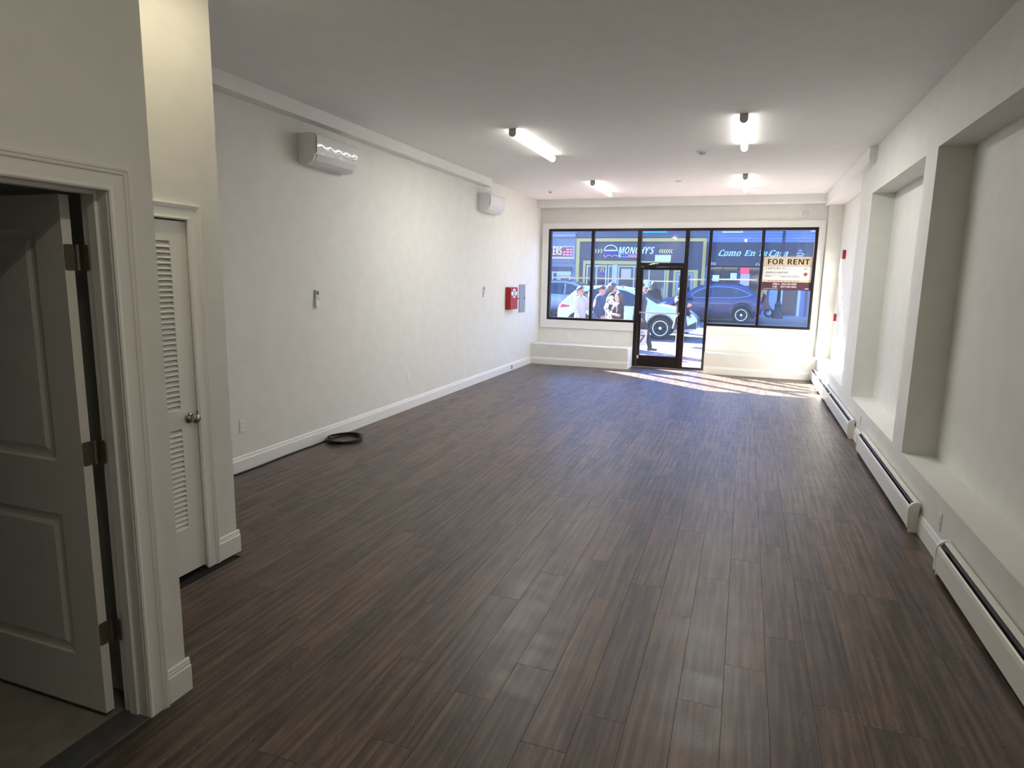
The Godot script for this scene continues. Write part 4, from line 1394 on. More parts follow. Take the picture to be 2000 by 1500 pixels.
func build_car(called: String, label: String, at: Vector3, turn: float, c: Dictionary) -> Node3D:
	var t := thing(called, label, "car", at, turn, "cars in the street")
	var st := mb(true)
	var stations := []
	var n := 96
	for k in n + 1: stations.append(c.l * k / n)
	for k in [c.rear, c.front]:
		for e in [-1, 1]:
			for d in [0.001, -0.001]: stations.append(k + e * (c.arch + d))
	stations.sort()
	var rings := []
	for s in stations:
		var q := car_section(c, s)
		var r := PackedVector3Array()
		for i in q.size(): r.append(Vector3(s, q[i].y, q[i].x))
		for i in range(q.size() - 2, -1, -1): r.append(Vector3(s, q[i].y, -q[i].x))
		rings.append(r)
	loft(st, rings, false, false, true)
	for e in [0, rings.size() - 1]:
		var r: PackedVector3Array = rings[e]
		var m := r.size()
		for j in m / 2:
			if e == 0: quad(st, r[j], r[j + 1], r[m - 2 - j], r[m - 1 - j])
			else: quad(st, r[m - 1 - j], r[m - 2 - j], r[j + 1], r[j])
	part("body", st, c.paint, t)
	st = mb()
	box(st, Vector3(0.25, 0.2, -c.w + 0.22), Vector3(c.l - 0.25, 0.62, c.w - 0.22))
	for k in [c.rear, c.front]: box(st, Vector3(k - c.arch - 0.02, 0.3, -c.w + 0.22), Vector3(k + c.arch + 0.02, 0.78, c.w - 0.22))
	part("underbody", st, M.dark_plastic, t)
	for side in [1.0, -1.0]:
		for win in c.windows:
			part("side_window", flank(c, win[0], win[1], c.glass_lo, c.glass_hi, side, 0.006), M.car_glass, t)
		st = mb(true)
		var path := []
		var w0: float = c.windows[0][0]
		var w1: float = c.windows[c.windows.size() - 1][1]
		for k in 41:
			var s: float = lerpf(w0, w1, k / 20.0) if k <= 20 else lerpf(w1, w0, (k - 20) / 20.0)
			var y := along(c.glass_hi if k <= 20 else c.glass_lo, s)
			path.append(Vector3(s, y, side * (side_low(c, s, y) + 0.008)))
		tube(st, path, 0.009, 5)
		part("window_trim", st, M.steel if c.chrome else M.dark_plastic, t)
		# dark cladding along the sill and round the arches
		st = flank(c, c.rear + c.arch + 0.01, c.front - c.arch - 0.01, [[0, 0.236], [9, 0.236]], [[0, 0.36], [9, 0.36]], side, 0.008)
		part("sill_cladding", st, M.cladding, t)
		for k in [c.rear, c.front]:
			st = mb(true)
			path = []
			for j in 25:
				var a := lerpf(-0.28, PI + 0.28, j / 24.0)
				var x: float = k + (c.arch + 0.02) * cos(a)
				var y: float = c.r + (c.arch + 0.02) * sin(a)
				if y < 0.25: continue
				path.append(Vector3(x, y, side * (side_low(c, x, y) - 0.002)))
			tube(st, path, 0.034, 8)
			part("arch_trim", st, M.cladding, t)
			wheel(t, k, side, c)
		part("tail_light", flank(c, 0.02, c.tail, [[0, c.tail_y[0]], [c.tail, c.tail_y[0] + 0.05]], [[0, c.tail_y[1]], [c.tail, c.tail_y[0] + 0.09]], side, 0.01, 8), M.tail_red, t)
		part("head_light", flank(c, c.l - 0.62, c.l - 0.04, [[0, 0.70], [c.l - 0.62, 0.80], [c.l, 0.62]], [[0, 0.84], [c.l - 0.62, 0.83], [c.l, 0.70]], side, 0.01, 8), M.head_lens, t)
		for k in c.handles:
			st = mb()
			cbox(st, Vector3(k - 0.1, 0.86, side * side_low(c, k, 0.87) - 0.012), Vector3(k + 0.1, 0.89, side * side_low(c, k, 0.87) + 0.03), 0.006)
			part("door_handle", st, c.paint, t)
		for k in c.seams:
			st = mb(true)
			path = []
			for j in 9:
				var y := lerpf(0.34, 0.96, j / 8.0)
				path.append(Vector3(k + 0.02 * sin(j * 0.4), y, side * (side_low(c, k, y) - 0.002)))
			tube(st, path, 0.005, 4)
			part("door_seam", st, M.dark_plastic, t)
		st = mb(true)
		var mx: float = c.mirror
		var my := 1.03
		lathe(st, [[0, -0.10], [0.06, -0.09], [0.085, -0.02], [0.08, 0.06], [0.045, 0.10], [0, 0.105]], 12, Transform3D(Basis(Vector3.RIGHT, side * PI / 2 * 0.9), Vector3(mx, my, side * (c.w + 0.10))))
		part("mirror", st, c.paint, t)
		st = flank(c, c.l - 0.34, c.l - 0.02, [[0, 0.36], [9, 0.36]], [[0, 0.58], [c.l - 0.34, 0.42], [c.l, 0.60]], side, 0.012, 6)
		part("bumper_vent", st, M.dark_plastic, t)
	part("windshield", sloped_glass(c, c.screen[0], c.screen[1], 0.008), M.car_glass, t)
	part("rear_window", sloped_glass(c, c.hatch[0], c.hatch[1], 0.008), M.car_glass, t)
	st = mb()
	cbox(st, Vector3(c.l - 0.03, 0.42, -c.w * 0.5), Vector3(c.l + 0.012, 0.68, c.w * 0.5), 0.01)
	part("grille", st, M.dark_plastic, t)
	st = mb()
	cbox(st, Vector3(-0.02, 0.62, -0.26), Vector3(0.02, 0.74, 0.26), 0.004)
	part("license_plate", st, M.poster_pale, t)
	for side in [1.0, -1.0]:
		st = mb(true)
		var path := []
		for k in 9:
			var s := lerpf(c.rails[0], c.rails[1], k / 8.0)
			var q := car_section(c, s)
			path.append(Vector3(s, q[8].y + (0.012 if k in [0, 8] else 0.035), side * q[8].x))
		tube(st, path, 0.014, 6)
		part("roof_rail", st, M.dark_plastic, t)
	return t

func build_cars() -> void:
	mat("tyre", Color(0.07, 0.07, 0.075), 0.85)
	mat("alloy", Color(0.86, 0.87, 0.88), 0.35, 0.1)
	mat("cladding", Color(0.12, 0.125, 0.135), 0.6)
	mat("car_glass", Color(0.11, 0.135, 0.16), 0.05)
	mat("tail_red", Color(0.72, 0.10, 0.12), 0.2)
	mat("head_lens", Color(0.70, 0.74, 0.78), 0.1)
	var white := mat("car_white", Color(0.67, 0.705, 0.725), 0.25)
	white.clearcoat_enabled = true
	white.clearcoat_roughness = 0.05
	var blue := mat("car_blue", Color(0.03, 0.075, 0.27), 0.35, 0.1)
	blue.clearcoat_enabled = true
	blue.clearcoat = 0.5
	blue.clearcoat_roughness = 0.06
	var silver := mat("car_silver", Color(0.44, 0.48, 0.54), 0.3, 0.3)
	silver.clearcoat_enabled = true
	silver.clearcoat_roughness = 0.05
	var suv := {"l": 4.58, "w": 0.92, "r": 0.355, "arch": 0.405, "rear": 0.80, "front": 3.47, "spokes": 5, "paint": white, "chrome": false, "seen": 1.0,
		"top": [[0.0, 0.86], [0.05, 0.98], [0.16, 1.10], [0.42, 1.36], [0.62, 1.54], [0.85, 1.625], [1.4, 1.665], [2.0, 1.665], [2.45, 1.60], [2.75, 1.48], [3.1, 1.26], [3.36, 1.10], [3.6, 1.05], [4.0, 0.985], [4.3, 0.90], [4.48, 0.78], [4.58, 0.64]],
		"belt": [[0.0, 0.82], [0.2, 1.02], [0.6, 1.07], [1.5, 1.03], [3.0, 0.99], [3.4, 1.0], [4.58, 0.6]],
		"windows": [[0.62, 1.04], [1.10, 1.98], [2.06, 2.86]], "glass_lo": [[0.62, 1.26], [0.8, 1.10], [1.0, 1.07], [2.9, 1.03]], "glass_hi": [[0.62, 1.29], [0.9, 1.44], [1.3, 1.545], [1.9, 1.56], [2.3, 1.50], [2.6, 1.38], [2.86, 1.20]],
		"screen": [2.52, 3.30], "hatch": [0.16, 0.60], "tail": 0.46, "tail_y": [0.90, 1.06], "handles": [1.25, 2.25], "seams": [1.07, 2.02, 3.05], "mirror": 2.92, "rails": [0.8, 2.2]}
	var y := road_y(-21.9)
	build_car("white_suv", "white sport utility car parked at the curb behind the pedestrians", Vector3(-5.97, y, -21.93), 0.0, suv)
	var b: Dictionary = suv.duplicate(true)
	b.paint = blue
	b.chrome = true
	b.spokes = 7
	b.tail_y = [0.98, 1.10]
	b.tail = 0.3
	b.windows = [[0.46, 1.04], [1.10, 1.98], [2.06, 2.90]]
	b.glass_lo = [[0.46, 1.21], [0.6, 1.15], [1.0, 1.08], [2.9, 1.04]]
	b.glass_hi = [[0.46, 1.22], [0.9, 1.42], [1.3, 1.515], [1.9, 1.53], [2.3, 1.48], [2.6, 1.37], [2.90, 1.17]]
	b.seen = -1.0
	build_car("blue_suv", "dark blue sport utility car with bright window trim across the street", Vector3(0.68, road_y(-30.1), -30.13), PI, b)
	var g: Dictionary = suv.duplicate(true)
	g.paint = silver
	build_car("silver_suv", "silver car with dark windows behind the white car", Vector3(-9.9, road_y(-29.9), -29.95), 0.0, g)
	# scooter parked behind the blue car
	var t := thing("motor_scooter", "dark red motor scooter parked beyond the rear of the blue car", "scooter", Vector3(0.55, 0.12, -32.3), 0.0)
	var st := mb(true)
	for x in [-0.42, 0.52]:
		var p := []
		for k in 20: p.append(Vector3(x + 0.17 * cos(TAU * k / 20), 0.22 + 0.17 * sin(TAU * k / 20), 0))
		tube(st, p, 0.05, 8, true)
	part("wheels", st, M.tyre, t)
	st = mb()
	slab(st, pv([-0.78, 0.52, -0.62, 0.40, -0.35, 0.42, -0.2, 0.28, 0.22, 0.28, 0.34, 0.38, 0.52, 0.40, 0.62, 0.34, 0.60, 0.46, 0.50, 0.60, 0.44, 0.98, 0.32, 1.0, 0.22, 0.62, 0.16, 0.40, -0.08, 0.40, -0.14, 0.74, -0.55, 0.77, -0.8, 0.70]), Vector3(0, 0, -0.14), Vector3.RIGHT, Vector3.UP, Vector3(0, 0, 0.28))
	part("body", st, mat("scooter_red", Color(0.36, 0.17, 0.20), 0.4), t)
	st = mb()
	cbox(st, Vector3(-0.72, 0.74, -0.13), Vector3(-0.1, 0.84, 0.13), 0.03)
	part("seat", st, M.dark_plastic, t)
	st = mb(true)
	tube(st, [Vector3(0.5, 0.25, 0), Vector3(0.38, 0.98, 0)], 0.03, 8)
	tube(st, [Vector3(0.30, 1.02, -0.32), Vector3(0.38, 1.0, -0.1), Vector3(0.38, 1.0, 0.1), Vector3(0.30, 1.02, 0.32)], 0.018, 8)
	part("handlebar", st, M.dark_plastic, t)

# ---------------------------------------------------------------- people
# prims: [a, b, radius at a, radius at b] tapered capsules, joined with a smooth minimum and meshed as surface nets
func sdf(st: SurfaceTool, prims: Array, cell: float, k: float) -> void:
	var lo := Vector3(1e9, 1e9, 1e9)
	var hi := -lo
	for q in prims:
		var r := maxf(q[2], q[3])
		for e in 2:
			lo = lo.min(q[e] - Vector3.ONE * r)
			hi = hi.max(q[e] + Vector3.ONE * r)
	var pad := k + cell * 2.0
	lo -= Vector3.ONE * pad
	hi += Vector3.ONE * pad
	var nx := int(ceil((hi.x - lo.x) / cell)) + 1
	var ny := int(ceil((hi.y - lo.y) / cell)) + 1
	var nz := int(ceil((hi.z - lo.z) / cell)) + 1
	var f := PackedFloat32Array()
	f.resize(nx * ny * nz)
	f.fill(1.0)
	for q in prims:
		var a: Vector3 = q[0]
		var b: Vector3 = q[1]
		var ra: float = q[2]
		var rb: float = q[3]
		var r := maxf(ra, rb) + pad
		var mn := ((a.min(b) - Vector3.ONE * r - lo) / cell).floor().max(Vector3.ZERO)
		var mx := ((a.max(b) + Vector3.ONE * r - lo) / cell).ceil().min(Vector3(nx - 1, ny - 1, nz - 1))
		var ab := b - a
		var l2 := maxf(ab.length_squared(), 1e-8)
		for i in range(int(mn.x), int(mx.x) + 1):
			for j in range(int(mn.y), int(mx.y) + 1):
				var at := (i * ny + j) * nz
				for m in range(int(mn.z), int(mx.z) + 1):
					var p := lo + Vector3(i, j, m) * cell
					var t := clampf((p - a).dot(ab) / l2, 0.0, 1.0)
					var d := p.distance_to(a + ab * t) - (ra + (rb - ra) * t)
					var o := f[at + m]
					var h := maxf(k - absf(d - o), 0.0) / k
					f[at + m] = minf(d, o) - h * h * k * 0.25
	var ids := PackedInt32Array()
	ids.resize(nx * ny * nz)
	ids.fill(-1)
	var verts := PackedVector3Array()
	var sx := ny * nz
	var cs := [0, 1, nz, nz + 1, sx, sx + 1, sx + nz, sx + nz + 1]
	var ed := [[0, 1], [0, 2], [0, 4], [1, 3], [1, 5], [2, 3], [2, 6], [3, 7], [4, 5], [4, 6], [5, 7], [6, 7]]
	for i in nx - 1:
		for j in ny - 1:
			for m in nz - 1:
				var at := (i * ny + j) * nz + m
				var inside := 0
				for c in 8:
					if f[at + cs[c]] < 0.0: inside += 1
				if inside == 0 or inside == 8: continue
				var sum := Vector3.ZERO
				var n := 0
				for e in ed:
					var u: float = f[at + cs[e[0]]]
					var v: float = f[at + cs[e[1]]]
					if (u < 0.0) != (v < 0.0):
						var t := u / (u - v)
						var p0 := Vector3((e[0] >> 2) & 1, (e[0] >> 1) & 1, e[0] & 1)
						var p1 := Vector3((e[1] >> 2) & 1, (e[1] >> 1) & 1, e[1] & 1)
						sum += p0.lerp(p1, t)
						n += 1
				ids[at] = verts.size()
				verts.append(lo + (Vector3(i, j, m) + sum / n) * cell)
	var steps := [[sx, nz, 1], [nz, 1, sx], [1, sx, nz]]
	for i in range(1, nx - 1):
		for j in range(1, ny - 1):
			for m in range(1, nz - 1):
				var at := (i * ny + j) * nz + m
				for s in steps:
					var u := f[at]
					var v := f[at + s[0]]
					if (u < 0.0) == (v < 0.0): continue
					var q := [ids[at], ids[at - s[2]], ids[at - s[1] - s[2]], ids[at - s[1]]]
					if q.min() < 0: continue
					if u < 0.0: quad(st, verts[q[0]], verts[q[1]], verts[q[2]], verts[q[3]])
					else: quad(st, verts[q[3]], verts[q[2]], verts[q[1]], verts[q[0]])

func hand(st: SurfaceTool, wrist: Vector3, towards: Vector3, palm: Vector3, left: bool, curl: float) -> void:
	var d := towards.normalized()
	var n := (palm - d * palm.dot(d)).normalized()
	var s := d.cross(n) * (1.0 if left else -1.0)   # towards the thumb
	var p := []
	var base := wrist + d * 0.085
	for k in 4:
		var o := s * (0.030 - 0.020 * k)
		p.append([wrist + d * 0.01 + o * 0.7, base + o, 0.017, 0.013])
		var l: float = [0.070, 0.078, 0.073, 0.057][k]
		var a := base + o
		var dir := d
		for seg in 3:
			dir = (dir * cos(curl) + n * sin(curl)).normalized()
			var b: Vector3 = a + dir * l * [0.45, 0.32, 0.23][seg]
			p.append([a, b, 0.0095 - seg * 0.001, 0.0088 - seg * 0.001])
			a = b
	var t0 := wrist + d * 0.025 + s * 0.03
	var t1 := t0 + (d * 0.6 + s * 0.7 + n * 0.25).normalized() * 0.042
	var t2 := t1 + (d * 0.9 + s * 0.25 + n * 0.3).normalized() * 0.032
	p.append([t0, t1, 0.014, 0.011])
	p.append([t1, t2, 0.011, 0.009])
	p.append([wrist - d * 0.03, wrist + d * 0.03, 0.027, 0.025])
	sdf(st, p, 0.0062, 0.006)

# a standing figure facing +z; q holds joints and looks
func person(label: String, at: Vector3, turn: float, q: Dictionary) -> Node3D:
	var t := thing("person", label, "person", at, turn, "people on the street")
	var k: float = q.get("h", 1.7) / 1.7
	var lean: float = q.get("lean", 0.0)
	var pelvis := Vector3(0, 0.93, 0) * k
	var up := Basis(Vector3.RIGHT, lean)
	var u := func(v: Vector3) -> Vector3: return pelvis + up * ((v - Vector3(0, 0.93, 0)) * k)
	var J := {"waist": u.call(Vector3(0, 1.06, 0.0)), "chest": u.call(Vector3(0, 1.27, 0.01)), "neck": u.call(Vector3(0, 1.44, -0.01)), "lsh": u.call(Vector3(0.165, 1.39, -0.01)), "rsh": u.call(Vector3(-0.165, 1.39, -0.01))}
	J.lel = u.call(q.get("lel", Vector3(0.235, 1.11, -0.02)))
	J.rel = u.call(q.get("rel", Vector3(-0.235, 1.11, -0.02)))
	J.lwr = u.call(q.get("lwr", Vector3(0.25, 0.87, 0.06)))
	J.rwr = u.call(q.get("rwr", Vector3(-0.25, 0.87, 0.06)))
	J.lhip = Vector3(0.088, 0.91, 0) * k
	J.rhip = Vector3(-0.088, 0.91, 0) * k
	J.lkn = q.get("lkn", Vector3(0.095, 0.49, 0.025)) * k
	J.rkn = q.get("rkn", Vector3(-0.095, 0.49, 0.025)) * k
	J.lan = q.get("lan", Vector3(0.10, 0.085, -0.02)) * k
	J.ran = q.get("ran", Vector3(-0.10, 0.085, -0.02)) * k
	var nod: float = q.get("nod", 0.0)
	var head_t := Transform3D(Basis(Vector3.UP, q.get("look", 0.0)) * Basis(Vector3.RIGHT, lean * 0.5 + nod), J.neck + up * Vector3(0, 0.02, 0.0))
	var hp := func(x: float, y: float, z: float) -> Vector3: return head_t * (Vector3(x, y, z) * (0.5 + 0.5 * k))
	# body
	var st := mb(true)
	var w: float = q.get("wide", 1.0)
	var P := [[pelvis, J.waist, 0.125 * w, 0.115 * w], [J.waist, J.chest, 0.115 * w, 0.13 * w], [J.chest, J.neck, 0.12 * w, 0.06], [J.lsh, J.rsh, 0.062, 0.062],
		[J.neck, hp.call(0, 0.10, 0.01), 0.052, 0.05],
		[J.lsh, J.lel, 0.052, 0.042], [J.lel, J.lwr, 0.041, 0.028], [J.rsh, J.rel, 0.052, 0.042], [J.rel, J.rwr, 0.041, 0.028],
		[J.lhip, J.lkn, 0.085, 0.056], [J.lkn, J.lan, 0.055, 0.036], [J.rhip, J.rkn, 0.085, 0.056], [J.rkn, J.ran, 0.055, 0.036]]
	sdf(st, P, 0.022, 0.035)
	var Hd := [[hp.call(0, 0.17, -0.015), hp.call(0, 0.205, -0.02), 0.083, 0.080], [hp.call(0, 0.15, 0.035), hp.call(0, 0.20, 0.045), 0.062, 0.062], [hp.call(-0.02, 0.075, 0.055), hp.call(0.02, 0.075, 0.055), 0.034, 0.034],
		[hp.call(0, 0.05, 0.0), hp.call(0, 0.12, 0.0), 0.05, 0.055], [hp.call(0, 0.165, 0.100), hp.call(0, 0.128, 0.118), 0.010, 0.015], [hp.call(-0.018, 0.095, 0.088), hp.call(0.018, 0.095, 0.088), 0.011, 0.011],
		[hp.call(0.082, 0.145, 0.0), hp.call(0.086, 0.175, -0.008), 0.013, 0.016], [hp.call(-0.082, 0.145, 0.0), hp.call(-0.086, 0.175, -0.008), 0.013, 0.016]]
	sdf(st, Hd, 0.010, 0.022)
	for s in 2:
		var el: Vector3 = J.lel if s == 0 else J.rel
		var wr: Vector3 = J.lwr if s == 0 else J.rwr
		hand(st, wr, q.get("lhd" if s == 0 else "rhd", wr - el), q.get("lpm" if s == 0 else "rpm", Vector3(-1 if s == 0 else 1, 0, 0.2)), s == 0, q.get("lcurl" if s == 0 else "rcurl", 0.3))
	part("body", st, q.skin, t)
	st = mb(true)
	for s in [-1.0, 1.0]: sdf(st, [[hp.call(s * 0.032, 0.158, 0.092), hp.call(s * 0.034, 0.158, 0.092), 0.0125, 0.0125]], 0.006, 0.004)
	part("eyes", st, M.ink_black, t)
	st = mb(true)
	sdf(st, [[hp.call(-0.019, 0.092, 0.098), hp.call(0.019, 0.092, 0.098), 0.006, 0.006]], 0.005, 0.004)
	part("mouth", st, M.lip, t)
	# hair
	st = mb(true)
	var hr := []
	for c in q.hair: hr.append([hp.call(c[0], c[1], c[2]), hp.call(c[3], c[4], c[5]), c[6], c[7]])
	sdf(st, hr, 0.013, 0.03)
	part("hair", st, q.hair_mat, t)
	# clothes
	st = mb(true)
	var e: float = q.get("ease", 0.016)
	var top := [[pelvis + Vector3(0, q.get("hem", -0.04), 0), J.waist, 0.135 * w + e, 0.118 * w + e], [J.waist, J.chest, 0.118 * w + e, 0.132 * w + e], [J.chest, J.neck - Vector3(0, 0.02, 0), 0.122 * w + e, 0.058], [J.lsh, J.rsh, 0.062 + e, 0.062 + e]]
	var cut: float = q.get("sleeve", 1.0)
	for s in [["lsh", "lel", "lwr"], ["rsh", "rel", "rwr"]]:
		var a: Vector3 = J[s[0]]
		var b: Vector3 = J[s[1]]
		var c: Vector3 = J[s[2]]
		top.append([a, a.lerp(b, minf(1.0, cut * 2.0)), 0.054 + e, 0.046 + e])
		if cut > 0.5: top.append([b, b.lerp(c, minf(0.95, cut * 2.0 - 1.0)), 0.045 + e, 0.034 + e])
	if q.has("collar"): top.append([J.neck + up * Vector3(-0.05, 0.0, -0.05), J.neck + up * Vector3(0.05, 0.0, -0.05), 0.055, 0.055])
	sdf(st, top, 0.02, 0.035)
	var shirt := part(q.get("top_name", "shirt"), st, q.shirt, t)
	if q.has("flowers"):
		st = mb(true)
		var fr := RandomNumberGenerator.new()
		fr.seed = 5
		for f in q.flowers:
			for g in 6:
				var a := TAU * g / 6.0
				var c := Vector3(f[0], f[1], f[2]) * k
				var r: float = f[3]
				sdf(st, [[c + Vector3(0, sin(a), cos(a)) * r * 0.7, c + Vector3(0, sin(a), cos(a)) * r * 0.75, r * 0.5, r * 0.5]], 0.014, 0.01)
		part("flower_print", st, M.ink_white, shirt)
	st = mb(true)
	if q.has("skirt"):
		var rings := []
		for c in [[0.99, 0.135], [0.88, 0.165], [0.70, 0.20], [0.52, 0.235], [0.50, 0.23]]:
			var r := PackedVector3Array()
			for j in 40:
				var a := TAU * j / 40.0
				var rr: float = c[1] * (1.0 + 0.09 * sin(a * 9.0) * (0.99 - c[0]) / 0.49)
				r.append(Vector3(rr * cos(a), c[0] * k, -rr * 0.85 * sin(a)))
			rings.append(r)
		rings.reverse()
		loft(st, rings, true, true)
		part("skirt", st, q.trousers, t)
	else:
		var f := 0.014
		sdf(st, [[pelvis + Vector3(0, 0.07, 0), pelvis, 0.125 * w + f, 0.13 * w + f], [J.lhip, J.lkn, 0.09 + f, 0.062 + f], [J.lkn, J.lan + Vector3(0, 0.02, 0), 0.06 + f, 0.048 + f], [J.rhip, J.rkn, 0.09 + f, 0.062 + f], [J.rkn, J.ran + Vector3(0, 0.02, 0), 0.06 + f, 0.048 + f]], 0.02, 0.03)
		part("trousers", st, q.trousers, t)
	for s in ["l", "r"]:
		st = mb(true)
		var an: Vector3 = J[s + "an"]
		var pitch: float = q.get(s + "toe", 0.0)
		var toe := Basis(Vector3.RIGHT, pitch) * Vector3(0, -0.045, 0.16)
		sdf(st, [[an + Vector3(0, -0.02, -0.02), an + Vector3(0, -0.045, -0.03), 0.044, 0.038], [an + Vector3(0, -0.04, -0.02), an + toe, 0.038, 0.034]], 0.012, 0.02)
		part("shoe", st, q.shoes, t)
	return t

func build_people() -> void:
	mat("skin_light", Color(0.66, 0.49, 0.42), 0.55)
	mat("skin_tan", Color(0.58, 0.41, 0.33), 0.55)
	mat("lip", Color(0.62, 0.36, 0.34), 0.5)
	mat("hair_black", Color(0.08, 0.075, 0.08), 0.5)
	mat("hair_brown", Color(0.19, 0.13, 0.10), 0.5)
	mat("hair_grey", Color(0.22, 0.20, 0.19), 0.55)
	mat("cloth_white", Color(0.61, 0.59, 0.62), 0.85)
	mat("cloth_blue", Color(0.13, 0.19, 0.32), 0.85)
	mat("cloth_black", Color(0.06, 0.06, 0.07), 0.85)
	mat("cloth_grey", Color(0.18, 0.18, 0.20), 0.85)
	mat("cloth_denim", Color(0.24, 0.28, 0.38), 0.85)
	mat("shoe_white", Color(0.82, 0.80, 0.78), 0.6)
	mat("shoe_dark", Color(0.12, 0.11, 0.11), 0.6)
	var short := [[0, 0.20, -0.03, 0, 0.225, -0.01, 0.088, 0.083], [0, 0.13, -0.065, 0, 0.18, -0.06, 0.05, 0.06], [-0.05, 0.235, 0.035, 0.05, 0.235, 0.035, 0.04, 0.04]]
	var g := -0.098
	var right := PI / 2
	person("man in a white shirt with a hand raised to his mouth", Vector3(-4.25, g, -17.4), right - 0.35, {"h": 1.57, "skin": M.skin_tan, "hair": short, "hair_mat": M.hair_black, "shirt": M.cloth_white, "trousers": M.cloth_white, "shoes": M.shoe_dark, "ease": 0.026, "hem": -0.12,
		"lel": Vector3(0.20, 1.15, 0.10), "lwr": Vector3(0.07, 1.42, 0.20), "lhd": Vector3(-0.3, 0.9, -0.15), "lpm": Vector3(-0.3, 0.0, -1), "lcurl": 0.25, "rwr": Vector3(-0.22, 0.90, 0.12)})
	person("person in a blue hooded jacket leaning forward with pinned brown hair", Vector3(-3.94, g, -18.0), right, {"h": 1.62, "lean": 0.26, "nod": 0.1, "skin": M.skin_light, "hair": [[0, 0.20, -0.03, 0, 0.225, -0.01, 0.088, 0.083], [0, 0.17, -0.11, 0, 0.19, -0.13, 0.04, 0.045], [-0.05, 0.235, 0.035, 0.05, 0.235, 0.035, 0.038, 0.038]], "hair_mat": M.hair_brown, "shirt": M.cloth_blue, "top_name": "jacket", "collar": true, "trousers": M.cloth_denim, "shoes": M.shoe_dark, "ease": 0.032, "hem": -0.08,
		"lel": Vector3(0.22, 1.13, 0.02), "lwr": Vector3(0.18, 0.96, 0.20), "rel": Vector3(-0.22, 1.13, 0.02), "rwr": Vector3(-0.18, 0.96, 0.20)})
	person("tall person with grey bobbed hair in a black shirt with white flowers", Vector3(-3.34, g, -17.25), right + 0.15, {"h": 1.70, "wide": 1.12, "skin": M.skin_light, "hair": [[0, 0.19, -0.03, 0, 0.22, -0.01, 0.10, 0.092], [-0.07, 0.12, -0.03, -0.075, 0.18, -0.01, 0.05, 0.055], [0.07, 0.12, -0.03, 0.075, 0.18, -0.01, 0.05, 0.055], [0, 0.08, -0.08, 0, 0.16, -0.07, 0.06, 0.065], [-0.05, 0.235, 0.04, 0.05, 0.235, 0.04, 0.045, 0.045]], "hair_mat": M.hair_grey, "shirt": M.cloth_black, "trousers": M.cloth_black, "shoes": M.shoe_dark, "ease": 0.034, "hem": -0.2, "sleeve": 0.55,
		"flowers": [[-0.175, 1.0, -0.06, 0.07], [-0.16, 0.92, 0.09, 0.075], [-0.29, 1.24, 0.0, 0.06], [-0.15, 1.12, 0.12, 0.06], [-0.17, 0.84, -0.05, 0.07], [-0.27, 1.36, -0.02, 0.05], [-0.14, 1.30, 0.13, 0.06], [-0.14, 1.15, -0.12, 0.06]],
		"rel": Vector3(-0.25, 1.11, -0.02), "rwr": Vector3(-0.25, 0.87, 0.05)})
	person("short person with long brown hair in a black t-shirt holding an arm across", Vector3(-3.05, g, -16.55), -right + 0.5, {"h": 1.44, "skin": M.skin_light, "hair": [[0, 0.20, -0.03, 0, 0.225, -0.01, 0.090, 0.085], [0, 0.0, -0.10, 0, 0.18, -0.08, 0.05, 0.07], [0.06, 0.0, -0.05, 0.075, 0.17, -0.02, 0.035, 0.045], [-0.06, 0.0, -0.05, -0.075, 0.17, -0.02, 0.035, 0.045], [0, -0.16, -0.12, 0, 0.02, -0.11, 0.03, 0.055]], "hair_mat": M.hair_brown, "shirt": M.cloth_black, "trousers": M.cloth_black, "shoes": M.shoe_white, "ease": 0.026, "sleeve": 0.36, "hem": -0.1,
		"lel": Vector3(0.24, 1.12, 0.06), "lwr": Vector3(0.03, 1.14, 0.20), "lhd": Vector3(-1, 0.1, 0.2), "lpm": Vector3(0, 0, -1)})
	var p6 := person("person in dark clothes walking past the glass door with a white bag", Vector3(-2.56, g, -16.9), right - 0.1, {"h": 1.71, "skin": M.skin_light, "hair": short, "hair_mat": M.hair_black, "shirt": M.cloth_grey, "top_name": "jacket", "collar": true, "trousers": M.cloth_black, "shoes": M.shoe_dark, "ease": 0.03, "hem": -0.12, "lean": 0.06,
		"lkn": Vector3(0.09, 0.52, 0.19), "lan": Vector3(0.09, 0.10, 0.30), "rkn": Vector3(-0.09, 0.49, 0.03), "ran": Vector3(-0.09, 0.13, -0.27), "rtoe": 0.5,
		"rel": Vector3(-0.25, 1.13, 0.0), "rwr": Vector3(-0.27, 0.90, 0.10), "rcurl": 0.85, "lwr": Vector3(0.25, 0.88, -0.10), "lel": Vector3(0.24, 1.12, -0.08)})
	# the bag hangs from that hand
	var bag := thing("shopping_bag", "white shopping bag with black lettering carried past the glass door", "bag", Vector3(-2.47, 0.10, -16.53), -0.1)
	var st := mb()
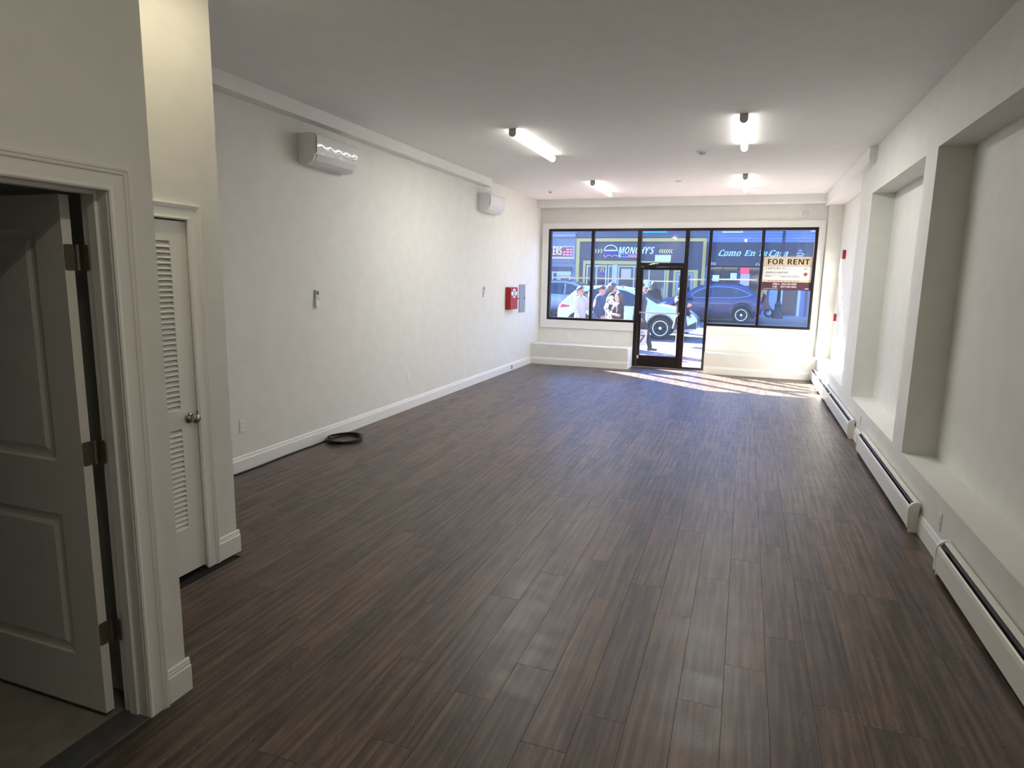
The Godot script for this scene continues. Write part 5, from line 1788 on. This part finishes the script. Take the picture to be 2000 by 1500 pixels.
	slab(st, pv([-0.17, 0.0, 0.17, 0.0, 0.19, 0.40, -0.19, 0.40]), Vector3(0, 0, -0.05), Vector3.RIGHT, Vector3.UP, Vector3(0, 0, 0.10))
	part("bag_body", st, mat("bag_paper", Color(0.60, 0.58, 0.60), 0.7), bag)
	st = mb(true)
	for z in [-0.04, 0.04]:
		var path := []
		for k in 11: path.append(Vector3(-0.08 * cos(PI * k / 10.0), 0.39 + 0.27 * sin(PI * k / 10.0), z * (1.0 - 0.9 * sin(PI * k / 10.0))))
		tube(st, path, 0.006, 6)
	part("strap", st, M.cloth_black, bag)
	letters("IN", 0.05, Vector3(-0.01, 0.33, 0.052), M.ink_black, bag, true, true, 0.14, 0.1, 0.002)
	letters("7", 0.20, Vector3(-0.01, 0.17, 0.052), M.ink_black, bag, true, false, 0.16, 0.1, 0.002)
	person("person in a dark top and pleated skirt half hidden by the door frame", Vector3(-1.70, g, -19.0), right - 0.6, {"h": 1.60, "skin": M.skin_light, "hair": short, "hair_mat": M.hair_brown, "shirt": M.cloth_black, "top_name": "jacket", "trousers": M.cloth_grey, "skirt": true, "shoes": M.shoe_white, "ease": 0.03,
		"rel": Vector3(-0.30, 1.30, 0.12), "rwr": Vector3(-0.22, 1.26, 0.36), "lwr": Vector3(0.2, 0.95, 0.15)})
	person("person in a dark hooded coat standing beyond the white car", Vector3(-3.22, road_y(-24.6), -24.6), right + 1.2, {"h": 1.72, "skin": M.skin_tan, "hair": [[0, 0.19, -0.03, 0, 0.22, -0.01, 0.105, 0.098], [0, 0.02, -0.06, 0, 0.16, -0.06, 0.10, 0.10], [-0.07, 0.08, -0.03, -0.075, 0.18, -0.01, 0.05, 0.055], [0.07, 0.08, -0.03, 0.075, 0.18, -0.01, 0.05, 0.055]], "hair_mat": M.hair_black, "shirt": mat("cloth_coat", Color(0.055, 0.055, 0.065), 0.9), "top_name": "coat", "collar": true, "trousers": M.cloth_black, "shoes": M.shoe_dark, "ease": 0.05, "hem": -0.25})
